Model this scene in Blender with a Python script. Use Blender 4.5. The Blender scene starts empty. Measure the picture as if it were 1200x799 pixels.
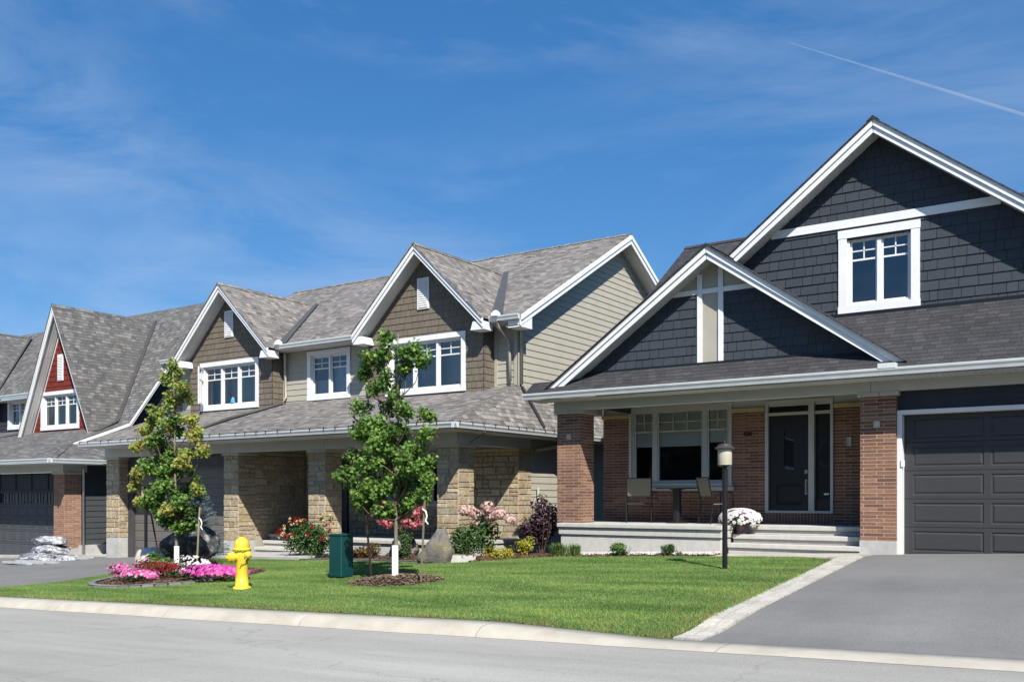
import bpy, bmesh, math, random
from mathutils import Vector, Matrix, noise as mnoise
R = math.radians
S = bpy.context.scene
COL = S.collection
# ------------------------------------------------------------------ camera, sky, sun, exposure
cam_d = bpy.data.cameras.new('camera')
cam = bpy.data.objects.new('camera', cam_d); COL.objects.link(cam)
cam.location = (0, 0, 0)
cam.rotation_euler = (R(90), 0, R(34.4))
cam_d.sensor_width = 36.0
cam_d.lens = 36.0*1110/1200
cam_d.shift_y = 182.5/1200
cam_d.clip_start = 0.1; cam_d.clip_end = 30000
S.camera = cam
SUN = Vector((0.777, -0.681, 1.0)).normalized()
EL = math.asin(SUN.z); ROT = math.atan2(SUN.x, SUN.y)
w = bpy.data.worlds.new('World'); S.world = w; w.use_nodes = True
nt = w.node_tree; N = nt.nodes; L = nt.links
for n in list(N): N.remove(n)
sky = N.new('ShaderNodeTexSky'); sky.sky_type = 'NISHITA'; sky.sun_disc = False
sky.sun_elevation = EL; sky.sun_rotation = ROT
sky.air_density = 1.0; sky.dust_density = 0.15; sky.ozone_density = 3.0; sky.altitude = 100
bg = N.new('ShaderNodeBackground'); bg.inputs[1].default_value = 0.138
out = N.new('ShaderNodeOutputWorld')
tc = N.new('ShaderNodeTexCoord')
mp = N.new('ShaderNodeMapping'); mp.inputs['Rotation'].default_value = (0, 0, R(-25)); mp.inputs['Scale'].default_value = (1.1, 1.8, 5.5)
n1 = N.new('ShaderNodeTexNoise'); n1.inputs['Scale'].default_value = 1.7; n1.inputs['Detail'].default_value = 9; n1.inputs['Roughness'].default_value = .62; n1.inputs['Distortion'].default_value = .5
n2 = N.new('ShaderNodeTexNoise'); n2.inputs['Scale'].default_value = 1.1; n2.inputs['Detail'].default_value = 3
r1 = N.new('ShaderNodeValToRGB'); r1.color_ramp.elements[0].position = .40; r1.color_ramp.elements[1].position = .80
r2 = N.new('ShaderNodeValToRGB'); r2.color_ramp.elements[0].position = .36; r2.color_ramp.elements[1].position = .62
mul = N.new('ShaderNodeMath'); mul.operation = 'MULTIPLY'
mul2 = N.new('ShaderNodeMath'); mul2.operation = 'MULTIPLY'; mul2.inputs[1].default_value = .42
L.new(tc.outputs['Generated'], mp.inputs[0]); L.new(mp.outputs[0], n1.inputs['Vector']); L.new(mp.outputs[0], n2.inputs['Vector'])
L.new(n1.outputs['Fac'], r1.inputs[0]); L.new(n2.outputs['Fac'], r2.inputs[0])
L.new(r1.outputs[0], mul.inputs[0]); L.new(r2.outputs[0], mul.inputs[1]); L.new(mul.outputs[0], mul2.inputs[0])
mix = N.new('ShaderNodeMixRGB'); mix.inputs[2].default_value = (4.2, 4.7, 5.4, 1)
hs = N.new('ShaderNodeHueSaturation'); hs.inputs['Saturation'].default_value = 1.4; hs.inputs['Value'].default_value = 1.0
gm = N.new('ShaderNodeGamma'); gm.inputs[1].default_value = .62
tn = N.new('ShaderNodeMixRGB'); tn.blend_type = 'MULTIPLY'; tn.inputs[0].default_value = 1; tn.inputs[2].default_value = (1.0, 1.12, 1.34, 1)
L.new(sky.outputs[0], gm.inputs[0]); L.new(gm.outputs[0], tn.inputs[1]); L.new(tn.outputs[0], hs.inputs['Color'])
L.new(mul2.outputs[0], mix.inputs[0]); L.new(hs.outputs[0], mix.inputs[1]); L.new(mix.outputs[0], bg.inputs[0]); L.new(bg.outputs[0], out.inputs[0])
sd = bpy.data.lights.new('sun', 'SUN'); sd.energy = 5.0; sd.angle = R(.53); sd.color = (1.0, .955, .88)
so = bpy.data.objects.new('sun', sd); COL.objects.link(so)
so.rotation_euler = SUN.to_track_quat('Z', 'Y').to_euler()
S.view_settings.view_transform = 'Standard'; S.view_settings.look = 'None'
S.view_settings.exposure = 0.35; S.view_settings.gamma = 1; S.view_settings.use_curve_mapping = False
S.render.engine = 'CYCLES'; S.cycles.diffuse_bounces = 1
random.seed(7)

# ------------------------------------------------------------------ helpers
def tag(o, label=None, cat=None, group=None, kind=None):
    if label: o['label'] = label
    if cat: o['category'] = cat
    if group: o['group'] = group
    if kind: o['kind'] = kind
    return o
def thing(name, loc, label, cat, group=None):
    o = bpy.data.objects.new(name, None); COL.objects.link(o); o.location = loc
    o.empty_display_size = .2
    return tag(o, label, cat, group)

class MB:
    def __init__(s): s.v = []; s.f = []; s.m = []
    def poly(s, pts, m=0):
        i = len(s.v); s.v += [tuple(p) for p in pts]; s.f.append(tuple(range(i, i+len(pts)))); s.m.append(m)
    def box(s, x0, x1, y0, y1, z0, z1, m=0):
        i = len(s.v)
        s.v += [(x0,y0,z0),(x1,y0,z0),(x1,y1,z0),(x0,y1,z0),(x0,y0,z1),(x1,y0,z1),(x1,y1,z1),(x0,y1,z1)]
        for q in ((0,3,2,1),(4,5,6,7),(0,1,5,4),(1,2,6,5),(2,3,7,6),(3,0,4,7)):
            s.f.append(tuple(i+k for k in q)); s.m.append(m)
    def prism(s, pts, ext, m=0):
        pts = [Vector(p) for p in pts]; e = Vector(ext); n = len(pts); i = len(s.v)
        s.v += [tuple(p) for p in pts] + [tuple(p+e) for p in pts]
        s.f.append(tuple(range(i, i+n))); s.f.append(tuple(range(i+2*n-1, i+n-1, -1))); s.m += [m, m]
        for k in range(n):
            k2 = (k+1) % n; s.f.append((i+k, i+k2, i+n+k2, i+n+k)); s.m.append(m)
    def tube(s, pts, rs, n=10, m=0, cap=True):
        pts = [Vector(p) for p in pts]
        if not isinstance(rs, (list, tuple)): rs = [rs]*len(pts)
        base = len(s.v)
        for k, p in enumerate(pts):
            d = (pts[min(k+1, len(pts)-1)] - pts[max(k-1, 0)]).normalized()
            a = Vector((0,0,1)) if abs(d.z) < .9 else Vector((1,0,0))
            x = d.cross(a).normalized(); y = d.cross(x)
            for j in range(n):
                t = 2*math.pi*j/n; s.v.append(tuple(p + (x*math.cos(t)+y*math.sin(t))*rs[k]))
        for k in range(len(pts)-1):
            for j in range(n):
                j2 = (j+1) % n; s.f.append((base+k*n+j, base+k*n+j2, base+(k+1)*n+j2, base+(k+1)*n+j)); s.m.append(m)
        if cap:
            s.f.append(tuple(base+j for j in range(n))); s.f.append(tuple(base+(len(pts)-1)*n+j for j in range(n))); s.m += [m, m]
    def lathe(s, prof, c=(0,0,0), n=24, m=0):
        s.tube([(c[0], c[1], c[2]+z) for r, z in prof], [max(r, .0005) for r, z in prof], n, m)
    def build(s, name, mats, parent=None, smooth=False, bevel=0, kind=None):
        me = bpy.data.meshes.new(name)
        off = Vector((0,0,0))
        if parent is not None:
            p = parent
            while p is not None: off += p.location; p = p.parent
        me.from_pydata([tuple(Vector(v)-off) for v in s.v], [], s.f)
        if not isinstance(mats, (list, tuple)): mats = [mats]
        for mt in mats: me.materials.append(mt)
        me.polygons.foreach_set('material_index', s.m)
        if smooth: me.polygons.foreach_set('use_smooth', [True]*len(s.f))
        uvl = me.uv_layers.new(name='UVMap').data
        Z = Vector((0,0,1))
        for p in me.polygons:
            n = p.normal
            t = Z.cross(n)
            if t.length < 1e-3: t = Vector((1,0,0))
            t.normalize(); b = n.cross(t)
            if t.x < -1e-6 and abs(t.x) > abs(t.y): t = -t
            elif t.y < -1e-6 and abs(t.y) >= abs(t.x): t = -t
            if b.z < 0: b = -b
            for li in p.loop_indices:
                co = me.vertices[me.loops[li].vertex_index].co + off
                uvl[li].uv = (co.dot(t), co.dot(b))
        me.update()
        o = bpy.data.objects.new(name, me); COL.objects.link(o)
        if parent is not None: o.parent = parent
        if bevel:
            md = o.modifiers.new('bevel', 'BEVEL'); md.width = bevel; md.segments = 2; md.limit_method = 'ANGLE'
        if kind: o['kind'] = kind
        return o
def child_origin(o, loc): return o
def clip(poly, ax, val, keep_greater):
    out = []
    n = len(poly)
    for i in range(n):
        a, b = poly[i], poly[(i+1) % n]
        da = (a[ax]-val) if keep_greater else (val-a[ax]); db = (b[ax]-val) if keep_greater else (val-b[ax])
        if da >= 0: out.append(a)
        if (da > 0 and db < 0) or (da < 0 and db > 0):
            t = da/(da-db); out.append((a[0]+(b[0]-a[0])*t, a[1]+(b[1]-a[1])*t))
    return out if len(out) >= 3 else []
class Fr:
    def __init__(s, O, Rv, Nv): s.O = Vector(O); s.R = Vector(Rv); s.N = Vector(Nv)
    def __call__(s, a, z, off=0): return s.O + s.R*a + Vector((0,0,z)) + s.N*off
def front(v): return Fr((0, v, 0), (1,0,0), (0,-1,0))
def right(u): return Fr((u, 0, 0), (0,1,0), (1,0,0))
def left(u): return Fr((u, 0, 0), (0,1,0), (-1,0,0))
def laps(mb, poly, fr, exp, lip, holes=(), shake=None, z_start=None, rnd=None, back=True):
    zs = [p[1] for p in poly]; z = z_start if z_start is not None else min(zs)
    rnd = rnd or random.Random(3)
    while z < max(zs)-.01:
        c = clip(clip(poly, 1, z, True), 1, z+exp, False)
        z0 = z; z += exp
        if not c: continue
        segs = [c]
        for (h0, h1, g0, g1) in holes:
            if g0 < z0+exp/2 < g1:
                ns = []
                for q in segs:
                    a = clip(q, 0, h0, False); b = clip(q, 0, h1, True)
                    if a: ns.append(a)
                    if b: ns.append(b)
                segs = ns
        for q in segs:
            if back and shake: mb.poly([fr(x, zz, .002) for x, zz in q], 1)
            pieces = [q]
            if shake:
                pieces = []; x = min(p[0] for p in q) - rnd.uniform(0, .2); xm = max(p[0] for p in q)
                while x < xm:
                    wd = rnd.uniform(*shake)
                    pc = clip(clip(q, 0, x+.004, True), 0, x+wd-.004, False)
                    if pc: pieces.append(pc)
                    x += wd
            for pc in pieces:
                zz0 = min(p[1] for p in pc)
                if max(p[1] for p in pc)-zz0 < .01: continue
                ex = rnd.uniform(-.002, .003) if shake else 0
                dz = rnd.uniform(-.004, .004) if shake else 0
                pts = [fr(x, zz, .004+(lip+ex)*(1-(zz-z0)/exp)) for x, zz in pc]
                mb.poly(pts, 0)
                low = [p for p in pc if abs(p[1]-z0) < 1e-5]
                if len(low) >= 2:
                    x0 = min(p[0] for p in low); x1 = max(p[0] for p in low)
                    mb.poly([fr(x0, z0, .004+lip+ex), fr(x1, z0, .004+lip+ex), fr(x1, z0, 0), fr(x0, z0, 0)], 0)
def grid_wall(mb, fr, a0, a1, z0, z1, holes=(), m=0):
    xs = sorted(set([a0, a1]+[h for H in holes for h in H[:2]])); zs = sorted(set([z0, z1]+[h for H in holes for h in H[2:]]))
    for i in range(len(xs)-1):
        for j in range(len(zs)-1):
            cx = (xs[i]+xs[i+1])/2; cz = (zs[j]+zs[j+1])/2
            if xs[i] < a0-1e-6 or xs[i+1] > a1+1e-6: continue
            if any(H[0] < cx < H[1] and H[2] < cz < H[3] for H in holes): continue
            mb.poly([fr(xs[i], zs[j]), fr(xs[i+1], zs[j]), fr(xs[i+1], zs[j+1]), fr(xs[i], zs[j+1])], m)
def ashlar(mb, fr, a0, a1, z0, z1, seed=0, d=.018):
    rn = random.Random(seed); z = z0
    def blk(x0, x1, y0, y1):
        g = .006; c = .012; dd = d + rn.uniform(-.006, .008)
        x0 += g; x1 -= g; y0 += g; y1 -= g
        if x1-x0 < .03 or y1-y0 < .03: return
        o = [(x0,y0),(x1,y0),(x1,y1),(x0,y1)]; i = [(x0+c,y0+c),(x1-c,y0+c),(x1-c,y1-c),(x0+c,y1-c)]
        k = len(mb.v)
        mb.v += [tuple(fr(a+rn.uniform(-.003,.003), b+rn.uniform(-.003,.003), .0)) for a, b in o] + [tuple(fr(a, b, dd+rn.uniform(-.004,.004))) for a, b in i]
        mb.f += [(k+4,k+5,k+6,k+7),(k,k+1,k+5,k+4),(k+1,k+2,k+6,k+5),(k+2,k+3,k+7,k+6),(k+3,k,k+4,k+7)]; mb.m += [0]*5
    while z < z1-.02:
        h = rn.choice((.12, .16, .2, .24)); h = min(h, z1-z)
        if z1-(z+h) < .08: h = z1-z
        x = a0
        while x < a1-.01:
            ww = rn.uniform(.17, .46)
            if a1-(x+ww) < .12: ww = a1-x
            if h > .18 and rn.random() < .25: blk(x, x+ww, z, z+h/2); blk(x, x+ww, z+h/2, z+h)
            else: blk(x, x+ww, z, z+h)
            x += ww
        z += h
def ridge_caps(mb, A, B, s1, s2, wd=.14, step=.14):
    A = Vector(A); B = Vector(B); d = (B-A); n = max(1, int(d.length/step)); s1 = Vector(s1).normalized(); s2 = Vector(s2).normalized()
    up = Vector((0,0,1))
    for i in range(n):
        p = A+d*(i/n); q = A+d*((i+1.4)/n)
        if i == n-1: q = B
        for sd in (s1, s2):
            mb.poly([p+up*.035, q+up*.018, q+sd*wd+up*.012, p+sd*wd+up*.028])
            mb.poly([p+up*.035, p+sd*wd+up*.028, p+sd*wd+up*.0, p+up*.005])
# ------------------------------------------------------------------ materials
def mat(name, base=(.5,.5,.5), rough=.7, spec=.5, metal=0):
    m = bpy.data.materials.new(name); m.use_nodes = True
    b = m.node_tree.nodes['Principled BSDF']
    b.inputs['Base Color'].default_value = (*base, 1); b.inputs['Roughness'].default_value = rough
    b.inputs['Specular IOR Level'].default_value = spec; b.inputs['Metallic'].default_value = metal
    return m
def nodes(m): return m.node_tree.nodes, m.node_tree.links, m.node_tree.nodes['Principled BSDF']
def ramp(N, cols):
    r = N.new('ShaderNodeValToRGB'); e = r.color_ramp.elements
    while len(e) > 1: e.remove(e[-1])
    e[0].position = cols[0][0]; e[0].color = (*cols[0][1], 1)
    for p, c in cols[1:]:
        k = e.new(p); k.color = (*c, 1)
    return r
def vary(m, cols, scale=8, detail=6, rough=.6, bump=0, bscale=60, bdist=.01, coord='Object', stretch=None):
    """colour from a noise ramp, optional bump"""
    N, L, b = nodes(m)
    tc = N.new('ShaderNodeTexCoord'); src = tc.outputs[coord]
    if stretch:
        mp = N.new('ShaderNodeMapping'); mp.inputs['Scale'].default_value = stretch; L.new(src, mp.inputs[0]); src = mp.outputs[0]
    n = N.new('ShaderNodeTexNoise'); n.inputs['Scale'].default_value = scale; n.inputs['Detail'].default_value = detail; n.inputs['Roughness'].default_value = rough
    L.new(src, n.inputs['Vector']); r = ramp(N, cols); L.new(n.outputs['Fac'], r.inputs[0]); L.new(r.outputs[0], b.inputs['Base Color'])
    if bump:
        n2 = N.new('ShaderNodeTexNoise'); n2.inputs['Scale'].default_value = bscale; n2.inputs['Detail'].default_value = 5
        L.new(src, n2.inputs['Vector'])
        bp = N.new('ShaderNodeBump'); bp.inputs['Strength'].default_value = bump; bp.inputs['Distance'].default_value = bdist
        L.new(n2.outputs['Fac'], bp.inputs['Height']); L.new(bp.outputs[0], b.inputs['Normal'])
    return r
def mixc(N, L, a, b, fac, mode='MULTIPLY'):
    x = N.new('ShaderNodeMixRGB'); x.blend_type = mode
    if isinstance(fac, (int, float)): x.inputs[0].default_value = fac
    else: L.new(fac, x.inputs[0])
    for i, s in ((1, a), (2, b)):
        if isinstance(s, tuple): x.inputs[i].default_value = (*s, 1)
        else: L.new(s, x.inputs[i])
    return x.outputs[0]
def island(m, cols, noise_scale=30, bump=.3, bscale=60, amt=.25):
    N, L, b = nodes(m)
    g = N.new('ShaderNodeNewGeometry'); r = ramp(N, cols); L.new(g.outputs['Random Per Island'], r.inputs[0])
    tc = N.new('ShaderNodeTexCoord'); n = N.new('ShaderNodeTexNoise'); n.inputs['Scale'].default_value = noise_scale; n.inputs['Detail'].default_value = 7
    L.new(tc.outputs['Object'], n.inputs['Vector'])
    lo = 1-amt
    r2 = ramp(N, [(.3, (lo,lo,lo)), (.7, (1+amt*.5,)*3)]); L.new(n.outputs['Fac'], r2.inputs[0])
    L.new(mixc(N, L, r.outputs[0], r2.outputs[0], 1.0), b.inputs['Base Color'])
    if bump:
        n2 = N.new('ShaderNodeTexNoise'); n2.inputs['Scale'].default_value = bscale; n2.inputs['Detail'].default_value = 6
        L.new(tc.outputs['Object'], n2.inputs['Vector'])
        bp = N.new('ShaderNodeBump'); bp.inputs['Strength'].default_value = bump; bp.inputs['Distance'].default_value = .012
        L.new(n2.outputs['Fac'], bp.inputs['Height']); L.new(bp.outputs[0], b.inputs['Normal'])
    return m
def math_n(N, L, op, a, b=None):
    x = N.new('ShaderNodeMath'); x.operation = op
    for i, s in ((0, a), (1, b)):
        if s is None: continue
        if isinstance(s, (int, float)): x.inputs[i].default_value = s
        else: L.new(s, x.inputs[i])
    return x.outputs[0]
def tiles(m, w, h, gap, cols, mortar, bumpd=.01, noise_amt=.2, course_bump=0, jitter=True, offset=.5, second=None, wear=None):
    """running-bond cells in UV metres with a random colour per cell"""
    N, L, b = nodes(m)
    tc = N.new('ShaderNodeTexCoord'); sp = N.new('ShaderNodeSeparateXYZ'); L.new(tc.outputs['UV'], sp.inputs[0])
    row = math_n(N, L, 'DIVIDE', sp.outputs[1], h); rf = math_n(N, L, 'FLOOR', row); ry = math_n(N, L, 'FRACT', row)
    if jitter == 'random':
        wn0 = N.new('ShaderNodeTexWhiteNoise'); wn0.noise_dimensions = '1D'; L.new(rf, wn0.inputs['W']); off = wn0.outputs['Value']
    else:
        off = math_n(N, L, 'MULTIPLY', math_n(N, L, 'MODULO', math_n(N, L, 'ABSOLUTE', rf), 2.0), offset)
    col = math_n(N, L, 'ADD', math_n(N, L, 'DIVIDE', sp.outputs[0], w), off)
    cf = math_n(N, L, 'FLOOR', col); cx = math_n(N, L, 'FRACT', col)
    cb = N.new('ShaderNodeCombineXYZ'); L.new(cf, cb.inputs[0]); L.new(rf, cb.inputs[1])
    wn = N.new('ShaderNodeTexWhiteNoise'); wn.noise_dimensions = '2D'; L.new(cb.outputs[0], wn.inputs['Vector'])
    r = ramp(N, cols); r.color_ramp.interpolation = 'LINEAR'; L.new(wn.outputs['Value'], r.inputs[0])
    c = r.outputs[0]
    n = N.new('ShaderNodeTexNoise'); n.inputs['Scale'].default_value = 45; n.inputs['Detail'].default_value = 6; L.new(tc.outputs['Object'], n.inputs['Vector'])
    r2 = ramp(N, [(.3, (1-noise_amt,)*3), (.7, (1+noise_amt,)*3)]); L.new(n.outputs['Fac'], r2.inputs[0]); c = mixc(N, L, c, r2.outputs[0], 1.0)
    nb = N.new('ShaderNodeTexNoise'); nb.inputs['Scale'].default_value = .7; nb.inputs['Detail'].default_value = 4; L.new(tc.outputs['Object'], nb.inputs['Vector'])
    r3 = ramp(N, [(.3, (.86,)*3), (.7, (1.1,)*3)]); L.new(nb.outputs['Fac'], r3.inputs[0]); c = mixc(N, L, c, r3.outputs[0], 1.0)
    gx = gap/w; gy = gap/h
    mx = math_n(N, L, 'LESS_THAN', cx, gx*(.35 if course_bump else 1)); my = math_n(N, L, 'LESS_THAN', ry, gy)
    fac = math_n(N, L, 'MAXIMUM', mx, my)
    c = mixc(N, L, c, mortar, fac, 'MIX')
    L.new(c, b.inputs['Base Color'])
    if course_bump:   # lapped courses: surface steps out towards its lower edge
        hgt = math_n(N, L, 'ADD', math_n(N, L, 'MULTIPLY', math_n(N, L, 'SUBTRACT', 1.0, ry), course_bump), math_n(N, L, 'MULTIPLY', wn.outputs['Value'], course_bump*.9))
    else:
        hgt = math_n(N, L, 'SUBTRACT', 1.0, fac)
        hgt = math_n(N, L, 'ADD', hgt, math_n(N, L, 'MULTIPLY', n.outputs['Fac'], .6))
    bp = N.new('ShaderNodeBump'); bp.inputs['Strength'].default_value = 1.0; bp.inputs['Distance'].default_value = bumpd
    L.new(hgt, bp.inputs['Height']); L.new(bp.outputs[0], b.inputs['Normal'])
    return m
M = {}
def shingle(name, cols, joint_shade):
    m = mat(name, rough=.95, spec=.25); tiles(m, .19, .135, .014, cols, joint_shade, .014, .32, course_bump=1.0, jitter='random'); return m  # dark joint colour also paints the shadow line below each course of tabs
M['roof_mid'] = shingle('roof_mid', [(0,(.12,.108,.098)),(.25,(.24,.222,.2)),(.5,(.165,.155,.147)),(.75,(.33,.305,.275)),(1,(.2,.18,.165))], (.05,.045,.042))
M['roof_red'] = shingle('roof_red', [(0,(.10,.098,.096)),(.3,(.165,.16,.152)),(.6,(.12,.119,.118)),(.85,(.25,.235,.215)),(1,(.15,.145,.14))], (.04,.039,.038))
M['roof_dark'] = shingle('roof_dark', [(0,(.042,.042,.046)),(.3,(.06,.059,.063)),(.6,(.05,.05,.055)),(.9,(.075,.073,.076)),(1,(.06,.06,.065))], (.018,.018,.02))
M['brick'] = tiles(mat('brick', rough=.9, spec=.2), .35, .065, .0085, [(0,(.2,.095,.06)),(.3,(.28,.145,.09)),(.55,(.165,.08,.055)),(.8,(.33,.18,.115)),(1,(.235,.125,.085))], (.56,.48,.4), .006, .25, offset=.65)
M['brick_red'] = tiles(mat('brick_red', rough=.9, spec=.2), .28, .0667, .009, [(0,(.3,.15,.09)),(.3,(.36,.19,.12)),(.55,(.26,.13,.085)),(.8,(.42,.24,.16)),(1,(.34,.19,.13))], (.52,.45,.38), .006, .25)
M['soldier'] = tiles(mat('soldier_brick', rough=.9, spec=.2), .0667, .3, .0095, [(0,(.2,.1,.07)),(.5,(.26,.14,.1)),(1,(.22,.12,.085))], (.4,.34,.28), .006, .2)
def noisy(name, lo, hi, scale=6, rough=.6, spec=.4, bump=.1, bscale=80, **k):
    m = mat(name, rough=rough, spec=spec); vary(m, [(.3, lo), (.7, hi)], scale, 6, .6, bump, bscale, **k); return m
M['white'] = noisy('white_trim', (.8,.8,.79), (.88,.88,.87), 3, .45, .4, .03)
M['soffit'] = tiles(mat('soffit', rough=.6), .1, 3.6, .008, [(0,(.62,.62,.6)),(1,(.66,.66,.64))], (.28,.28,.27), .004, .03)
M['beam'] = noisy('beam_paint', (.55,.54,.49), (.61,.6,.55), 2, .55, .3, .03)
M['gutter'] = noisy('gutter_metal', (.6,.62,.62), (.7,.72,.72), 3, .35, .5, .02)
M['beige'] = noisy('beige_siding', (.42,.395,.32), (.47,.44,.36), 2.5, .6, .3, .05, 200)
M['taupe'] = island(mat('taupe_shingle', rough=.75, spec=.25), [(0,(.165,.138,.105)),(.5,(.195,.165,.127)),(1,(.178,.15,.115))], 25, .15, 120, .1)
M['graphite'] = island(mat('graphite_shingle', rough=.75, spec=.25), [(0,(.046,.056,.068)),(.5,(.055,.066,.08)),(1,(.05,.06,.073))], 25, .15, 120, .12)
M['navy'] = noisy('dark_siding', (.035,.04,.05), (.045,.05,.06), 3, .6, .3, .05, 150)
M['slate'] = noisy('slate_siding', (.055,.065,.07), (.07,.08,.085), 3, .6, .3, .05, 150)
M['redwall'] = island(mat('red_shingle', rough=.7, spec=.25), [(0,(.17,.028,.02)),(.5,(.205,.035,.025)),(1,(.185,.03,.023))], 25, .12, 120, .1)
M['backing'] = mat('backing', (.012,.012,.013), .9)
M['stone'] = island(mat('stone', rough=.9, spec=.2), [(0,(.36,.28,.18)),(.2,(.5,.41,.275)),(.4,(.43,.325,.195)),(.6,(.56,.475,.335)),(.8,(.38,.32,.235)),(1,(.5,.385,.24))], 14, .7, 26, .35)
M['mortar'] = noisy('mortar', (.4,.36,.29), (.5,.45,.37), 20, .95, .1, .3)
M['cap'] = noisy('stone_cap', (.5,.46,.36), (.6,.55,.44), 10, .85, .2, .2, 60)
M['yellow_lit_stone'] = noisy('yellow_lit_stone', (.5,.4,.2), (.6,.48,.26), 10, .85, .2, .2, 60)  # yellow stone; on the middle house the yellow is painted bounce light
M['concrete'] = noisy('concrete', (.42,.41,.385), (.56,.55,.52), 5, .9, .25, .25, 120)
M['steps'] = noisy('precast_concrete', (.5,.485,.44), (.6,.585,.54), 9, .85, .25, .15, 150, )
M['garage'] = noisy('garage_paint', (.048,.048,.051), (.056,.056,.059), 4, .5, .35, .12, 260, stretch=(1,1,7))
M['garage_mid'] = noisy('garage_taupe', (.155,.138,.125), (.175,.157,.143), 4, .5, .35, .1, 260, stretch=(1,1,7))
M['garage_red'] = noisy('garage_blue', (.062,.066,.078), (.075,.079,.09), 4, .5, .35, .1, 260, stretch=(1,1,7))
M['dark_trim'] = noisy('dark_trim', (.06,.058,.062), (.075,.073,.078), 4, .5, .35, .05)
M['black'] = mat('black_paint', (.012,.012,.014), .35)
M['metal_dark'] = noisy('valley_metal', (.07,.068,.072), (.1,.098,.1), 6, .5, .5, .05)
M['door'] = mat('door_paint', (.008,.009,.014), .4)
M['chrome'] = mat('nickel', (.6,.6,.6), .25, .5, 1)
M['interior'] = noisy('interior', (.02,.022,.028), (.04,.042,.05), 2, .9, .1, 0)
M['blind'] = noisy('blind', (.72,.74,.68), (.78,.8,.74), 3, .8, .2, 0)
M['sheer'] = noisy('sheer', (.5,.52,.55), (.75,.77,.8), 9, .8, .2, 0, stretch=(9,9,1))
M['curtain_blue'] = noisy('patterned_curtain', (.05,.06,.13), (.5,.5,.55), 9, .8, .2, 0, stretch=(2.2,2.2,1))
def glass(name, tint, fac, refl=(1,1,1)):
    m = bpy.data.materials.new(name); m.use_nodes = True; N = m.node_tree.nodes; L = m.node_tree.links
    for n in list(N): N.remove(n)
    o = N.new('ShaderNodeOutputMaterial'); t = N.new('ShaderNodeBsdfTransparent'); t.inputs[0].default_value = (*tint, 1)
    g = N.new('ShaderNodeBsdfGlossy'); g.inputs['Roughness'].default_value = .015; g.inputs[0].default_value = (*refl, 1)
    tc = N.new('ShaderNodeTexCoord'); n = N.new('ShaderNodeTexNoise'); n.inputs['Scale'].default_value = 1.4; n.inputs['Detail'].default_value = 1
    L.new(tc.outputs['Object'], n.inputs['Vector']); bp = N.new('ShaderNodeBump'); bp.inputs['Strength'].default_value = .12; bp.inputs['Distance'].default_value = .05
    L.new(n.outputs['Fac'], bp.inputs['Height']); L.new(bp.outputs[0], g.inputs['Normal'])
    f = N.new('ShaderNodeFresnel'); f.inputs[0].default_value = 1.5
    a = math_n(N, L, 'ADD', f.outputs[0], fac); mx = N.new('ShaderNodeMixShader'); L.new(a, mx.inputs[0]); L.new(t.outputs[0], mx.inputs[1]); L.new(g.outputs[0], mx.inputs[2])
    L.new(mx.outputs[0], o.inputs[0]); return m
M['glass'] = glass('window_glass', (.8,.87,.9), .13, (.72,.76,.78))
M['glass_porch'] = glass('porch_glass', (.93,.95,.94), .0, (.55,.6,.7))
# ------------------------------------------------------------------ terrain
def kdip(u):
    def dip(a, b, w_):
        if a <= u <= b: return 0
        return min(1, min(abs(u-a), abs(u-b))/w_)
    return min(dip(-4.5, 1.9, 2.2), dip(-36, -22.4, 1.4))
def gz(u, v):
    uc = max(-75, min(40, u))
    if v >= 9.2 and v < 10.9 and u > -24: return _gz(u, v)-.105*(1-kdip(u))*max(0, 1-(v-9.45)/1.4)
    return _gz(u, v)
def _gz(u, v):
    uc = max(-75, min(40, u))
    if v < 9.2: return -1.44+.033*uc
    t = min(1, max(0, (v-9.45)/7.35))
    return (-1.31+.033*uc)*(1-t)+(-.875+.038*uc)*t
def sheet(name, pts, dz, m, kind='structure', step=1.0, fz=None, skirt=0):
    bm = bmesh.new(); vs = [bm.verts.new((p[0], p[1], 0)) for p in pts]; bm.faces.new(vs)
    xs = [p[0] for p in pts]; ys = [p[1] for p in pts]
    for ax, lo, hi in ((0, min(xs), max(xs)), (1, min(ys), max(ys))):
        k = math.floor(lo/step)*step
        while k < hi:
            if k > lo:
                no = (1,0,0) if ax == 0 else (0,1,0); co = (k,0,0) if ax == 0 else (0,k,0)
                bmesh.ops.bisect_plane(bm, geom=bm.verts[:]+bm.edges[:]+bm.faces[:], plane_co=co, plane_no=no)
            k += step
    f = fz or gz
    for v in bm.verts: v.co.z = f(v.co.x, v.co.y)+dz
    if skirt:
        be = [e for e in bm.edges if e.is_boundary]
        r = bmesh.ops.extrude_edge_only(bm, edges=be)
        for g in r['geom']:
            if isinstance(g, bmesh.types.BMVert): g.co.z -= skirt
    bmesh.ops.recalc_face_normals(bm, faces=bm.faces[:])
    me = bpy.data.meshes.new(name); bm.to_mesh(me); bm.free(); me.materials.append(m)
    uv = me.uv_layers.new(name='UVMap').data
    for l in me.loops: uv[l.index].uv = me.vertices[l.vertex_index].co[:2]
    o = bpy.data.objects.new(name, me); COL.objects.link(o)
    if kind: o['kind'] = kind
    return o
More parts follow.
